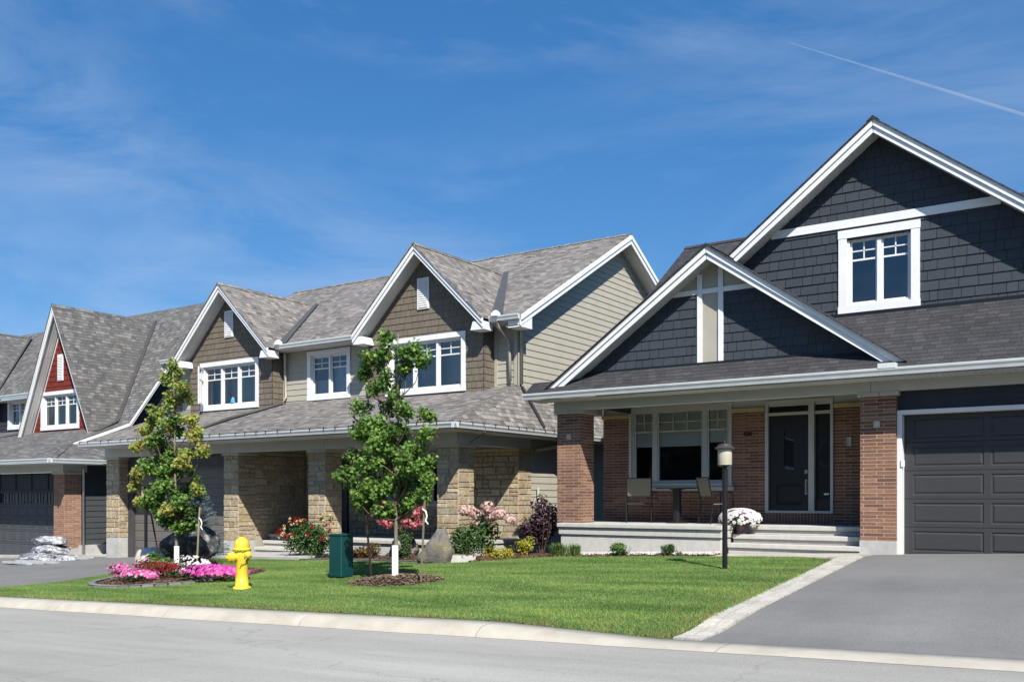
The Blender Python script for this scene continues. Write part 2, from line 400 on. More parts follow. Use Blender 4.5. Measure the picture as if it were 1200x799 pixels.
def asphalt(name, lo, hi, streak=False, speck=True):
    m = mat(name, rough=.92, spec=.25); N, L, b = nodes(m); tc = N.new('ShaderNodeTexCoord')
    n = N.new('ShaderNodeTexNoise'); n.inputs['Scale'].default_value = .35; n.inputs['Detail'].default_value = 9; n.inputs['Roughness'].default_value = .65
    mp = N.new('ShaderNodeMapping'); mp.inputs['Scale'].default_value = (.35, 1.6, 1) if streak else (1, 1, 1)
    L.new(tc.outputs['Object'], mp.inputs[0]); L.new(mp.outputs[0], n.inputs['Vector'])
    r = ramp(N, [(.32, lo), (.68, hi)]); L.new(n.outputs['Fac'], r.inputs[0])
    g = N.new('ShaderNodeTexNoise'); g.inputs['Scale'].default_value = 110; g.inputs['Detail'].default_value = 3; L.new(tc.outputs['Object'], g.inputs['Vector'])
    r2 = ramp(N, [(.3, (.68,)*3), (.5, (1,)*3), (.72, (1.4,)*3)]); L.new(g.outputs['Fac'], r2.inputs[0])
    L.new(mixc(N, L, r.outputs[0], r2.outputs[0], .9), b.inputs['Base Color'])
    vo = N.new('ShaderNodeTexVoronoi'); vo.feature = 'DISTANCE_TO_EDGE'; vo.inputs['Scale'].default_value = .22; 
    dn = N.new('ShaderNodeTexNoise'); dn.inputs['Scale'].default_value = 1.5; dn.inputs['Detail'].default_value = 5; L.new(tc.outputs['Object'], dn.inputs['Vector'])
    va = N.new('ShaderNodeVectorMath'); va.operation = 'MULTIPLY_ADD'; va.inputs[1].default_value = (.9,.9,.9); L.new(dn.outputs['Color'], va.inputs[0]); L.new(tc.outputs['Object'], va.inputs[2]); L.new(va.outputs[0], vo.inputs['Vector'])
    cr = ramp(N, [(0, (.62,.62,.62)), (.0022, (.8,.8,.8)), (.005, (1,1,1))]); L.new(vo.outputs['Distance'], cr.inputs[0])
    c0 = b.inputs['Base Color'].links[0].from_socket; st = N.new('ShaderNodeTexNoise'); st.inputs['Scale'].default_value = .8; st.inputs['Detail'].default_value = 8; st.inputs['Roughness'].default_value = .7
    mp2 = N.new('ShaderNodeMapping'); mp2.inputs['Scale'].default_value = (.12, 2.4, 1) if streak else (1.5, .15, 1); L.new(tc.outputs['Object'], mp2.inputs[0]); L.new(mp2.outputs[0], st.inputs['Vector'])
    sr = ramp(N, [(.35, (.9,.9,.9)), (.55, (1,1,1)), (.72, (1.08,1.08,1.07))]); L.new(st.outputs['Fac'], sr.inputs[0])
    c1 = mixc(N, L, c0, sr.outputs[0], 1.0 if streak else .5); L.new(mixc(N, L, c1, cr.outputs[0], (.5 if streak else .12)), b.inputs['Base Color'])
    bp = N.new('ShaderNodeBump'); bp.inputs['Strength'].default_value = .6; bp.inputs['Distance'].default_value = .008; L.new(g.outputs['Fac'], bp.inputs['Height']); L.new(bp.outputs[0], b.inputs['Normal'])
    return m
M['road'] = asphalt('road_asphalt', (.335,.322,.288), (.455,.44,.397), True)
M['drive'] = asphalt('driveway_asphalt', (.172,.168,.16), (.24,.235,.224), False)
M['ground'] = noisy('ground', (.08,.09,.04), (.13,.13,.07), 1, .95, .1, .3)
M['soil'] = noisy('soil', (.09,.13,.035), (.14,.17,.055), 3, .95, .1, .3)
M['curb'] = noisy('curb_concrete', (.46,.42,.34), (.56,.52,.435), 3, .9, .2, .3, 130)
N_, L_2, b_2 = nodes(M['curb']); tcc = N_.new('ShaderNodeTexCoord'); spx = N_.new('ShaderNodeSeparateXYZ'); L_2.new(tcc.outputs['Object'], spx.inputs[0])
fx = math_n(N_, L_2, 'FRACT', math_n(N_, L_2, 'DIVIDE', math_n(N_, L_2, 'ADD', spx.outputs[0], 300.7), 3.0)); jn = math_n(N_, L_2, 'LESS_THAN', fx, .004)
c_0 = b_2.inputs['Base Color'].links[0].from_socket; sn = N_.new('ShaderNodeTexNoise'); sn.inputs['Scale'].default_value = 1.1; sn.inputs['Detail'].default_value = 9; sn.inputs['Roughness'].default_value = .7; L_2.new(tcc.outputs['Object'], sn.inputs['Vector'])
sr_ = ramp(N_, [(.32, (.9,.89,.87)), (.48, (1,1,1)), (.7, (1.08,1.08,1.07))]); L_2.new(sn.outputs['Fac'], sr_.inputs[0]); L_2.new(mixc(N_, L_2, mixc(N_, L_2, c_0, sr_.outputs[0], 1.0), (.16,.15,.13), math_n(N_, L_2, 'MULTIPLY', jn, .7), 'MIX'), b_2.inputs['Base Color'])
sheet('ground', [(-400,-200),(300,-200),(300,500),(-400,500)], -.22, M['ground'], step=12)
VC = 9.0
sheet('road', [(-70,.3),(30,.3),(30,VC+.03),(-70,VC+.03)], 0, M['road'], fz=lambda u, v: -1.44+.033*u, step=2)
# kerb: a rolled profile that drops at both driveways
def curb_h(u): return .03+.1*kdip(u)
mb = MB(); us = [-70+.5*i for i in range(0, 200)]; prof = lambda h: [(VC, .003), (VC+.05, h*.45+.004), (VC+.13, h*.85+.004), (VC+.22, h+.004), (VC+.47, h+.012), (VC+.47, -.1)]
rows = []
for u in us:
    z = -1.44+.033*u; row = []
    wob = .012*math.sin(u*1.7)+.01*math.sin(u*4.1)
    for y, dz in prof(curb_h(u)): mb.v.append((u, y+(wob if y == VC else 0), z+dz)); row.append(len(mb.v)-1)
    rows.append(row)
for a, b in zip(rows[:-1], rows[1:]):
    for k in range(5): mb.f.append((a[k], b[k], b[k+1], a[k+1])); mb.m.append(0)
o = mb.build('kerb', M['curb'], kind='structure', smooth=True)
sheet('verge', [(-70,-9),(30,-9),(30,.3),(-70,.3)], .06, M['ground'], fz=lambda u, v: -1.44+.033*u, step=2)
# driveways, walk, thresholds
def dz_drive(u, v):
    g = gz(u, v)
    if v < 10.4: # blend to dropped kerb
        t = max(0, (v-9.47)/.95); low = -1.44+.033*u+.035
        return low*(1-t)+g*t
    return g
sheet('driveway', [(-4.08,9.45),(2.2,9.45),(2.2,17.9),(-4.25,17.9),(-4.24,17.0),(-4.1,14),(-3.98,11),(-3.96,10.6)], .0, M['drive'], fz=dz_drive, step=.5)
sheet('driveway', [(-36,9.45),(-20.95,9.45),(-20.2,10.3),(-19.75,11.5),(-20.2,13.1),(-21.6,14.7),(-21.9,16.6),(-21.9,18.2),(-36,18.2)], .0, M['drive'], fz=dz_drive, step=.5)
# lawn
LAWN = [(-20.85,9.47),(-4.42,9.47),(-4.36,10.2),(-4.31,11),(-4.36,12),(-4.45,14),(-4.6,16.2),(-5.25,16.55),(-7.4,16.75),(-9.0,16.7),(-10.3,16.75),(-11.1,16.35),(-11.6,15.75),(-12.3,15.45),(-13.6,15.6),(-15.8,15.95),(-17.8,16.2),(-21.2,16.9),(-21.75,16.7),(-21.5,14.7),(-20.1,13.1),(-19.65,11.5),(-20.1,10.3)]
def inpoly(x, y, P):
    c = False; n = len(P)
    for i in range(n):
        x1, y1 = P[i]; x2, y2 = P[(i+1) % n]
        if (y1 > y) != (y2 > y) and x < (x2-x1)*(y-y1)/(y2-y1)+x1: c = not c
    return c
sheet('lawn', LAWN, .02, M['soil'], step=.5, skirt=.1)
BED1 = (-17.05, 12.6)   # flower bed on the left lawn (ellipse)
MUL2 = (-11.14, 12.62)  # mulch ring of the nearer tree
def in_bed(u, v):
    e1 = ((u-BED1[0])/1.65)**2+((v-BED1[1])/1.75)**2 < 1
    e2 = ((u-MUL2[0])/.95)**2+((v-MUL2[1])/.75)**2 < 1
    return e1 or e2
import numpy as np
def grass():
    rs = np.random.RandomState(5); pts = []
    xs = [p[0] for p in LAWN]; ys = [p[1] for p in LAWN]
    P = np.array(LAWN); n = 1150000
    U = rs.uniform(min(xs)-.05, max(xs)+.04, n); V = rs.uniform(min(ys)-.03, max(ys)+.05, n)
    ins = np.zeros(n, bool)
    x1, y1 = P[:,0], P[:,1]; x2, y2 = np.roll(x1, -1), np.roll(y1, -1)
    jx = U+rs.normal(0, .025, n); jy = V+rs.normal(0, .02, n)
    for a, b, c, d in zip(x1, y1, x2, y2):
        cond = (b > jy) != (d > jy)
        with np.errstate(divide='ignore', invalid='ignore'): xi = (c-a)*(jy-b)/(d-b)+a
        ins ^= cond & (jx < xi)
    bed = (((U-BED1[0])/1.65)**2+((V-BED1[1])/1.75)**2 < 1) | (((U-MUL2[0])/.95)**2+((V-MUL2[1])/.75)**2 < 1+.1*np.sin(9*np.arctan2(V-MUL2[1], U-MUL2[0])))
    k = ins & ~bed; U = U[k]; V = V[k]; n = len(U)
    t = np.clip((V-9.45)/7.35, 0, 1); kd = np.clip(np.minimum(np.maximum(-4.5-U, 0)/2.2, np.maximum(U+22.4, 0)/1.4), 0, 1); Z = (-1.31+.033*U)*(1-t)+(-.875+.038*U)*t+.018-.105*(1-kd)*np.clip(1-(V-9.45)/1.4, 0, 1)
    ang = rs.uniform(0, 2*np.pi, n); wd = rs.uniform(.0035, .007, n)
    patch = .5+.5*np.sin(U*1.3+np.sin(V*1.1)*2)*np.sin(V*1.9+U*.4)
    h = rs.uniform(.02, .042, n)*(.85+.3*patch); la = rs.uniform(0, 2*np.pi, n); ln = rs.uniform(.2, .9, n)*h
    dx = np.cos(ang)*wd; dy = np.sin(ang)*wd
    co = np.empty((n, 3, 3), np.float32)
    co[:,0] = np.stack([U-dx, V-dy, Z], 1); co[:,1] = np.stack([U+dx, V+dy, Z], 1); co[:,2] = np.stack([U+np.cos(la)*ln, V+np.sin(la)*ln, Z+h], 1)
    me = bpy.data.meshes.new('grass'); me.vertices.add(3*n); me.vertices.foreach_set('co', co.ravel())
    me.loops.add(3*n); me.loops.foreach_set('vertex_index', np.arange(3*n, dtype=np.int32))
    me.polygons.add(n); me.polygons.foreach_set('loop_start', np.arange(0, 3*n, 3, dtype=np.int32))
    me.update(); me.validate()
    o = bpy.data.objects.new('grass', me); COL.objects.link(o); o['kind'] = 'stuff'
    tag(o, 'short mown green grass of the front lawn', 'grass')
    m = bpy.data.materials.new('grass_blade'); m.use_nodes = True; N, L, b = nodes(m)
    b.inputs['Roughness'].default_value = .55; b.inputs['Specular IOR Level'].default_value = .3
    g = N.new('ShaderNodeNewGeometry'); r = ramp(N, [(0, (.115,.22,.05)), (.5, (.185,.335,.078)), (.85, (.29,.44,.135)), (1, (.4,.42,.19))]); L.new(g.outputs['Random Per Island'], r.inputs[0])
    tc = N.new('ShaderNodeTexCoord'); nn = N.new('ShaderNodeTexNoise'); nn.inputs['Scale'].default_value = .9; nn.inputs['Detail'].default_value = 6
    mp = N.new('ShaderNodeMapping'); mp.inputs['Scale'].default_value = (.6, 2.2, 1); mp.inputs['Rotation'].default_value = (0, 0, R(12))
    L.new(tc.outputs['Object'], mp.inputs[0]); L.new(mp.outputs[0], nn.inputs['Vector'])
    r2 = ramp(N, [(.35, (.66,.74,.62)), (.5, (1,1,1)), (.66, (1.4,1.25,1.15))]); L.new(nn.outputs['Fac'], r2.inputs[0])
    c = mixc(N, L, r.outputs[0], r2.outputs[0], 1.0)
    sx = N.new('ShaderNodeSeparateXYZ'); L.new(tc.outputs['Object'], sx.inputs[0])
    n3 = N.new('ShaderNodeTexNoise'); n3.inputs['Scale'].default_value = 3.2; n3.inputs['Detail'].default_value = 6; L.new(tc.outputs['Object'], n3.inputs['Vector'])
    e1 = math_n(N, L, 'SUBTRACT', 1.0, math_n(N, L, 'DIVIDE', math_n(N, L, 'SUBTRACT', sx.outputs[1], 9.45), .55))
    e2 = math_n(N, L, 'SUBTRACT', 1.0, math_n(N, L, 'DIVIDE', math_n(N, L, 'SUBTRACT', -4.35, sx.outputs[0]), .7))
    ed = math_n(N, L, 'MAXIMUM', math_n(N, L, 'MAXIMUM', e1, e2), .0)
    dry = math_n(N, L, 'MULTIPLY', math_n(N, L, 'ADD', ed, .25), math_n(N, L, 'MULTIPLY', math_n(N, L, 'MAXIMUM', math_n(N, L, 'SUBTRACT', n3.outputs['Fac'], .42), 0.0), 4.0))
    c = mixc(N, L, c, (.36,.3,.13), math_n(N, L, 'MULTIPLY', math_n(N, L, 'MINIMUM', dry, .8), .6), 'MIX'); L.new(c, b.inputs['Base Color'])
    tr = N.new('ShaderNodeBsdfTranslucent'); L.new(c, tr.inputs[0]); ms = N.new('ShaderNodeMixShader'); ms.inputs[0].default_value = .3
    om = [x for x in N if x.type == 'OUTPUT_MATERIAL'][0]; L.new(b.outputs[0], ms.inputs[1]); L.new(tr.outputs[0], ms.inputs[2]); L.new(ms.outputs[0], om.inputs[0])
    me.materials.append(m)
grass()
# pavers beside the driveway, one course after another
M['paver'] = island(mat('paver', rough=.9, spec=.2), [(0,(.46,.43,.36)),(.4,(.58,.55,.47)),(.7,(.5,.48,.43)),(1,(.62,.58,.5))], 25, .3, 90, .2)
mb = MB(); rn = random.Random(4)
v = 9.5
while v < 16.6:
    h = .2 if rn.random() < .6 else .3
    ua = (-4.39+.05*min(1,(v-9.5)/1.4))-.046*max(0,v-11); ub = -4.06+.1*min(1,(v-9.5)/1.1)-.042*max(0,v-10.6)
    cuts = [ua, ua+(ub-ua)*rn.uniform(.4, .6), ub]
    for a, b in zip(cuts[:-1], cuts[1:]):
        z = dz_drive((a+b)/2, v+h/2); dzu = .035
        zz = [dz_drive(a, v)+.025, dz_drive(b, v)+.025, dz_drive(b, v+h)+.025, dz_drive(a, v+h)+.025]
        g = .006
        pts = [(a+g, v+g, zz[0]), (b-g, v+g, zz[1]), (b-g, v+h-g, zz[2]), (a+g, v+h-g, zz[3])]
        mb.prism(pts, (0,0,-.1))
    v += h
for r_ in range(4):
    va = 16.62+r_*.27
    u = -7.0
    while u < -4.3:
        wd = rn.uniform(.25, .5); a, b = u, min(u+wd, -4.3)
        if b-a > .05:
            pts = [(a+.006, va+.006, gz(a, va)+.03), (b-.006, va+.006, gz(b, va)+.03), (b-.006, va+.264, gz(b, va+.26)+.03), (a+.006, va+.264, gz(a, va+.26)+.03)]
            mb.prism(pts, (0,0,-.1))
        u += wd
mb.build('paver_path', M['paver'], kind='structure')
mb = MB()
mb.box(-4.1, 1.9, 17.72, 18.1, -1.5, -1.035); mb.build('garage_threshold', M['curb'], kind='structure')
mb = MB(); mb.prism([(-26.9,17.9,-1.83),(-21.7,17.9,-1.63),(-21.7,18.4,-1.63),(-26.9,18.4,-1.83)], (0,0,-.4)); mb.prism([(-21.9,16.55,gz(-21.9,17)+.09),(-17.3,16.05,gz(-17.3,17)+.07),(-17.3,17.9,gz(-17.3,17)+.12),(-21.9,17.9,gz(-21.9,17)+.12)], (0,0,-.5))
mb.prism([(-36,17.55,-2.13),(-30.6,17.55,-1.98),(-30.6,18.2,-1.98),(-36,18.2,-2.13)], (0,0,-.4))
mb.build('walkway', M['concrete'], kind='structure')

# ------------------------------------------------------------------ architectural pieces
def window(house, fr, a0, a1, z0, z1, sashes=2, trim=.13, grid=True, curtain=None, gl='glass', deep=.08, sill=False, label=None, tm='white', splits=None, open_sash=None, mulls=.07):
    """trim board round the opening (proud), frame + sashes inside, glass, muntins, room behind"""
    tb = MB()
    def bx(mb, x0, x1, y0, y1, o0, o1):
        p = [fr(x0, y0, o0), fr(x1, y0, o0), fr(x1, y1, o0), fr(x0, y1, o0)]
        mb.prism(p, fr.N*(o1-o0))
    O = -.02; P = .045
    bx(tb, a0, a0+trim, z0+trim*.9, z1-trim, O, P); bx(tb, a1-trim, a1, z0+trim*.9, z1-trim, O, P)
    bx(tb, a0-.01, a1+.01, z1-trim, z1, O, P+.006); bx(tb, a0-.01, a1+.01, z0, z0+trim*.9, O, P+.006)
    w_ = tb.build('window', M[tm], house, bevel=.004)
    if label: w_['label'] = label
    i0, i1, j0, j1 = a0+trim, a1-trim, z0+trim*.9, z1-trim
    fb = MB(); fw = .045; D = -deep
    bx(fb, i0, i0+fw, j0, j1, D-.05, -.01); bx(fb, i1-fw, i1, j0, j1, D-.05, -.01); bx(fb, i0, i1, j0, j0+fw, D-.05, -.008); bx(fb, i0, i1, j1-fw, j1, D-.05, -.008)
    i0 += fw; i1 -= fw; j0 += fw; j1 -= fw
    fr_pos = splits or [k/sashes for k in range(sashes+1)]
    ml = mulls
    mu = MB(); W = i1-i0; gb = MB()
    for k in range(len(fr_pos)-1):
        x0 = i0+W*fr_pos[k]+(ml/2 if k else 0); x1 = i0+W*fr_pos[k+1]-(ml/2 if k < len(fr_pos)-2 else 0)
        if k: bx(fb, x0-ml, x0, j0, j1, D-.05, -.02)
        sw = .035
        bx(fb, x0, x0+sw, j0, j1, D-.04, D+.01); bx(fb, x1-sw, x1, j0, j1, D-.04, D+.01); bx(fb, x0, x1, j0, j0+sw, D-.04, D+.012); bx(fb, x0, x1, j1-sw, j1, D-.04, D+.012)
        x0 += sw; x1 -= sw; y0 = j0+sw; y1 = j1-sw
        gb.poly([fr(x0, y0, D-.01), fr(x1, y0, D-.01), fr(x1, y1, D-.01), fr(x0, y1, D-.01)])
        if grid:
            hh = (y1-y0)*.30 if grid is True else grid; m0 = y1-hh; t = .011
            bx(mu, x0, x1, m0-t*1.6, m0+t*1.6, D-.012, D+.006); bx(mu, x0, x1, m0+hh/2-t, m0+hh/2+t, D-.012, D+.004)
            nc = max(2, round((x1-x0)/.32))
            for c in range(1, nc):
                xc = x0+(x1-x0)*c/nc; bx(mu, xc-t, xc+t, m0, y1, D-.012, D+.004)
    fb.build('frame', M[tm], w_, bevel=.002); gb.build('pane', M[gl], w_)
    if mu.v: mu.build('muntin', M[tm], w_)
    rb = MB(); dd = D-.9
    A = [fr(i0-.05, j0-.05, D-.06), fr(i1+.05, j0-.05, D-.06), fr(i1+.05, j1+.05, D-.06), fr(i0-.05, j1+.05, D-.06)]
    B = [p+fr.N*(dd-D) for p in A]
    rb.poly(B); 
    for k in range(4): rb.poly([A[k], A[(k+1) % 4], B[(k+1) % 4], B[k]])
    rb.build('interior', M['interior'], w_)
    if curtain:
        for (kind, c0, c1, e0, e1) in curtain:
            cb = MB(); n = max(2, int((c1-c0)*W/.04)); pr = None; oc = -.14 if kind != 'blind' else -.045
            for q in range(n+1):
                x = i0+W*(c0+(c1-c0)*q/n); off = D+oc+(.02*math.sin(q*2.1) if kind != 'blind' else 0)
                cur = (fr(x, j0+(j1-j0)*e0, off), fr(x, j0+(j1-j0)*e1, off))
                if pr: cb.poly([pr[0], cur[0], cur[1], pr[1]])
                pr = cur
            cb.build('curtain' if kind != 'blind' else 'blind', M[kind], w_)
    return w_
def hole(a0, a1, z0, z1, trim=.13, ex=.03): return (a0+trim-ex, a1-trim+ex, z0+trim*.9-ex, z1-trim+ex)
def rake(mb, u0, z0, u1, z1, y0, y1, h1=.11, h2=.12):
    """double fascia along a slope in the u-z plane, front face at y0"""
    mb.prism([(u0,y0-.03,z0),(u1,y0-.03,z1),(u1,y0-.03,z1-h1),(u0,y0-.03,z0-h1)], (0, .055, 0))
    mb.prism([(u0,y0,z0-h1),(u1,y0,z1-h1),(u1,y0,z1-h1-h2),(u0,y0,z0-h1-h2)], (0, .03, 0))
def slab(mb, pts, th=.09, m=0): mb.prism([Vector(p) for p in pts], (0,0,-th), m)
def gable(house, uc, hw, za, sl, vf, vw, vridge, vval, roofm, chop=True, soff=True, h=(.11,.12), th=.1, lap=.06):
    """front gable: roof planes, rake boards, soffit; vf = fascia plane, vw = wall plane"""
    rb = MB(); ze = za-sl*hw
    for s in (-1, 1):
        slab(rb, [(uc, vf-lap, za), (uc, vridge, za), (uc+s*hw, vval, ze), (uc+s*(hw), vf-lap, ze)], th=.03)
    ridge_caps(rb, (uc, vf-lap, za), (uc, vridge, za), (1,0,-sl), (-1,0,-sl))
    rb.build('gable_roof', roofm, house)
    fb = MB()
    for s in (-1, 1): rake(fb, uc+s*(hw), ze-.035, uc, za-.035, vf, vw, *h)
    if chop:
        for s in (-1, 1):
            ue = uc+s*(hw-.01); ui = uc+s*(hw-.4)
            fb.prism([(ue, vf+.032, ze-.1), (ue, vf+.032, ze-.31), (ui, vf+.032, ze-.31), (uc+s*(hw-.33), vf+.032, ze-.1+sl*.0)], (0, vw-vf-.04, 0))
    fb.build('rake_board', M['white'], house, bevel=.004)
    sb = MB()
    for s in (-1, 1):
        sb.prism([(uc, vf+.03, za-.2), (uc+s*(hw-.02), vf+.03, ze-.2), (uc+s*(hw-.02), vf+.03, ze-.22), (uc, vf+.03, za-.22)], (0, vw-vf-.03, 0))
    sb.build('soffit', M['soffit'], house)
def gutter(mb, u0, u1, vf, z, d=.12, h=.13):
    """K-style gutter running along u; front lip at vf, top at z"""
    prof = [(vf, z), (vf+.012, z), (vf+.02, z-.015), (vf+d, z-.012), (vf+d, z-h), (vf+.045, z-h), (vf+.03, z-h*.62), (vf+.005, z-h*.3)]
    mb.prism([(u0, y, zz) for y, zz in prof], (u1-u0, 0, 0))
def gutter_v(mb, v0, v1, uf, z, d=.12, h=.13, s=1):
    prof = [(uf, z), (uf-s*.012, z), (uf-s*.02, z-.015), (uf-s*d, z-.012), (uf-s*d, z-h), (uf-s*.045, z-h), (uf-s*.03, z-h*.62), (uf-s*.005, z-h*.3)]
    mb.prism([(x, v0, zz) for x, zz in prof], (0, v1-v0, 0))
def panels(mb, fr, rects, d=.014, b=.03):
    for x0, x1, z0, z1 in rects:
        P = lambda ins, off: [fr(x0+ins, z0+ins, off), fr(x1-ins, z0+ins, off), fr(x1-ins, z1-ins, off), fr(x0+ins, z1-ins, off)]
        A, B, C, D_ = P(0, 0), P(b*.45, -d), P(b*.9, -d), P(b*1.7, -.002)
        for q, r_ in ((A, B), (B, C), (C, D_)):
            for k in range(4): mb.poly([q[k], q[(k+1) % 4], r_[(k+1) % 4], r_[k]])
        mb.poly(D_)
def garage_door(house, fr, a0, a1, z0, z1, rows, cols, m, gx=.11, gy=.07, edge=.15, windows=False):
    mb = MB(); H = (z1-z0)/rows; Wd = (a1-a0-2*edge-gx*(cols-1))/cols; rects = []
    for r_ in range(rows):
        for c in range(cols):
            x = a0+edge+c*(Wd+gx); rects.append((x, x+Wd, z0+r_*H+gy, z0+(r_+1)*H-gy))
    wr = rects[-cols:] if windows else []
    pr = rects[:-cols] if windows else rects
    # section joints: narrow dark grooves
    holes = list(rects); jo = .006
    for r_ in range(rows):
        grid_wall(mb, fr, a0, a1, z0+r_*H+(jo if r_ else 0), z0+(r_+1)*H-jo, [q for q in rects if z0+r_*H < q[2] < z0+(r_+1)*H])
        if r_:
            z = z0+r_*H; mb.poly([fr(a0, z-jo, 0), fr(a1, z-jo, 0), fr(a1, z, -.012), fr(a0, z, -.012)]); mb.poly([fr(a0, z+jo, 0), fr(a1, z+jo, 0), fr(a1, z, -.012), fr(a0, z, -.012)])
    panels(mb, fr, pr)
    mb.poly([fr(a0, z0, -.05), fr(a1, z0, -.05), fr(a1, z1, -.05), fr(a0, z1, -.05)])
    g = mb.build('garage_door', M[m], house)
    for x0, x1, y0, y1 in wr:
        p = MB(); p.poly([fr(x0, y0, -.02), fr(x1, y0, -.02), fr(x1, y1, -.02), fr(x0, y1, -.02)]); p.build('pane', M['glass_porch'], g)
        f = MB(); t = .014
        for k in range(1, 3): xc = x0+(x1-x0)*k/3; f.prism([fr(xc-t, y0, -.018), fr(xc+t, y0, -.018), fr(xc+t, y1, -.018), fr(xc-t, y1, -.018)], fr.N*.014)
        f.build('muntin', M[m], g)
    return g
def pillar(house, u0, u1, v0, v1, z0, z1, zc0, zb, mname, capm='cap', base='concrete', stone=False, seed=0, label=None):
    """z0 ground, zb top of base, z1 underside of cap, zc0 top of cap"""
    mb = MB(); mb.box(u0, u1, v0, v1, zb, z1, 0)
    p = mb.build('pillar', M['mortar'] if stone else M[mname], house)
    if label: p['label'] = label
    if stone:
        s = MB(); ashlar(s, front(v0), u0-.01, u1+.01, zb, z1, seed); ashlar(s, right(u1), v0-.01, v1, zb, z1, seed+1); ashlar(s, left(u0), v0-.01, v1, zb, z1, seed+2)
        s.build('stone_facing', M['stone'], p)
    if base:
        b = MB(); b.box(u0-.012, u1+.012, v0-.012, v1, z0, zb); b.build('base', M[base], p, bevel=.006)
    c = MB(); mid = (u0+u1)/2+.03; c.box(u0-.05, mid-.003, v0-.05, v1+.04, z1, zc0); c.box(mid+.003, u1+.05, v0-.05, v1+.04, z1, zc0); c.build('cap', M[capm], p, bevel=.005)
    return p
def pipe(house, pts, r=.035, m='white', name='downspout'):
    mb = MB(); mb.tube(pts, r, 8); return mb.build(name, M[m], house, smooth=True)

# ================================================================== RIGHT HOUSE (dark grey shingles, brick)
HB = thing('house', (-4.5, 22, -1.2), 'dark grey shingled house with brown brick pillars and white gable trim beside the grey driveway', 'house')
D = 'roof_dark'
ms = .735
def zr(v): return 2.25+ms*(v-17.15)
ZRR = zr(22.9); VB = 28.7
mb = MB()
slab(mb, [(-11.4,17.06,zr(17.06)),(2.4,17.06,zr(17.06)),(2.4,17.5,zr(17.5)),(-11.4,17.5,zr(17.5))], .08)
slab(mb, [(-10.2,17.5,zr(17.5)),(2.4,17.5,zr(17.5)),(2.4,22.9,ZRR),(-10.2,22.9,ZRR)], .08)
slab(mb, [(-10.2,22.9,ZRR),(2.4,22.9,ZRR),(2.4,VB,zr(17.1)),(-10.2,VB,zr(17.1))], .08)
ridge_caps(mb, (-10.2,22.9,ZRR), (2.4,22.9,ZRR), (0,-1,-ms), (0,1,-ms))
mb.build('roof', M[D], HB)
gable(HB, -7.27, 3.68, 4.885, .695, 17.3, 17.72, 20.8, 17.2, M[D], chop=False)
gable(HB, -4.44, 4.7, 7.09, .765, 18.45, 18.9, 27.2, 27.2, M[D], chop=False)
mb = MB()
for (v0_, z0_, v1_, z1_) in ((17.6, zr(17.6), 22.9, ZRR), (VB, zr(17.1), 22.9, ZRR)):
    mb.prism([(-10.19,v0_,z0_-.08),(-10.19,v1_,z1_-.08),(-10.19,v1_,z1_-.3),(-10.19,v0_,z0_-.3)], (.03,0,0))
mb.build('rake_board', M['white'], HB)
# gable walls
lw = MB(); uB = -7.36; wl, wr = uB-.168-.105, uB+.168+.105
apz = 4.885-.22
tri = [(-7.27-(apz-2.66)/.695, 2.66), (-7.27+(apz-2.66)/.695, 2.66), (-7.27, apz)]
f179 = front(17.72)
low = clip(tri, 1, 4.06, False)
L_ = clip(low, 0, wl+.02, False); R_ = clip(low, 0, wr-.02, True)
rnd = random.Random(11)
laps(lw, L_, f179, .185, .016, shake=(.12,.33), rnd=rnd); laps(lw, R_, f179, .185, .016, shake=(.12,.33), rnd=rnd, z_start=2.66)
lw.build('gable_wall', [M['graphite'], M['backing']], HB)
pb = MB(); pb.poly([f179(x, z, .004) for x, z in clip(clip(tri, 0, wl, True), 0, wr, False)])
for q in (clip(clip(tri, 1, 4.02, True), 0, wl+.02, False), clip(clip(tri, 1, 4.02, True), 0, wr-.02, True)): pb.poly([f179(x, z, .004) for x, z in q])
pb.build('gable_panel', M['beige'], HB)
tb = MB()
for a in (wl, wr-.105):
    top = apz-abs(a+.05-(-7.27))*.695-.02
    tb.box(a, a+.105, 17.682, 17.712, 2.66, top)
zb0, zb1 = 4.03, 4.13
for a, b in ((-7.27-(apz-zb0)/.695+.02, wl-.001), (wl+.107, wr-.107), (wr+.001, -7.27+(apz-zb0)/.695-.02)): tb.box(a, b, 17.686, 17.712, zb0, zb1)
tb.build('trim_board', M['white'], HB, bevel=.003)
f196 = front(18.9); apz = 7.09-.22
uw0, uw1, wz0, wz1 = -5.184, -3.703, 3.56, 5.17
tri = [(-4.44-(apz-3.45)/.765, 3.45), (-4.44+(apz-3.45)/.765, 3.45), (-4.44, apz)]
lw = MB(); laps(lw, tri, f196, .19, .018, holes=[hole(uw0, uw1, wz0, wz1, .15)], shake=(.13,.35), rnd=rnd)
lw.build('gable_wall', [M['graphite'], M['backing']], HB)
tb = MB(); hb = (apz-5.25)/.765
tb.box(-4.44-hb+.03, -4.44+hb-.03, 18.855, 18.88, 5.22, 5.38); tb.build('trim_board', M['white'], HB, bevel=.003)
window(HB, f196, uw0, uw1, wz0, wz1, 2, .15, curtain=[('sheer', 0, .0, 0, 1)] and None, deep=.07)
# flashing under walls
mb = MB(); mb.box(-10.3,-4.25,17.66,17.715,2.6,2.67); mb.box(-9.0,0,18.84,18.9,3.48,3.56); mb.build('flashing', M['black'], HB)
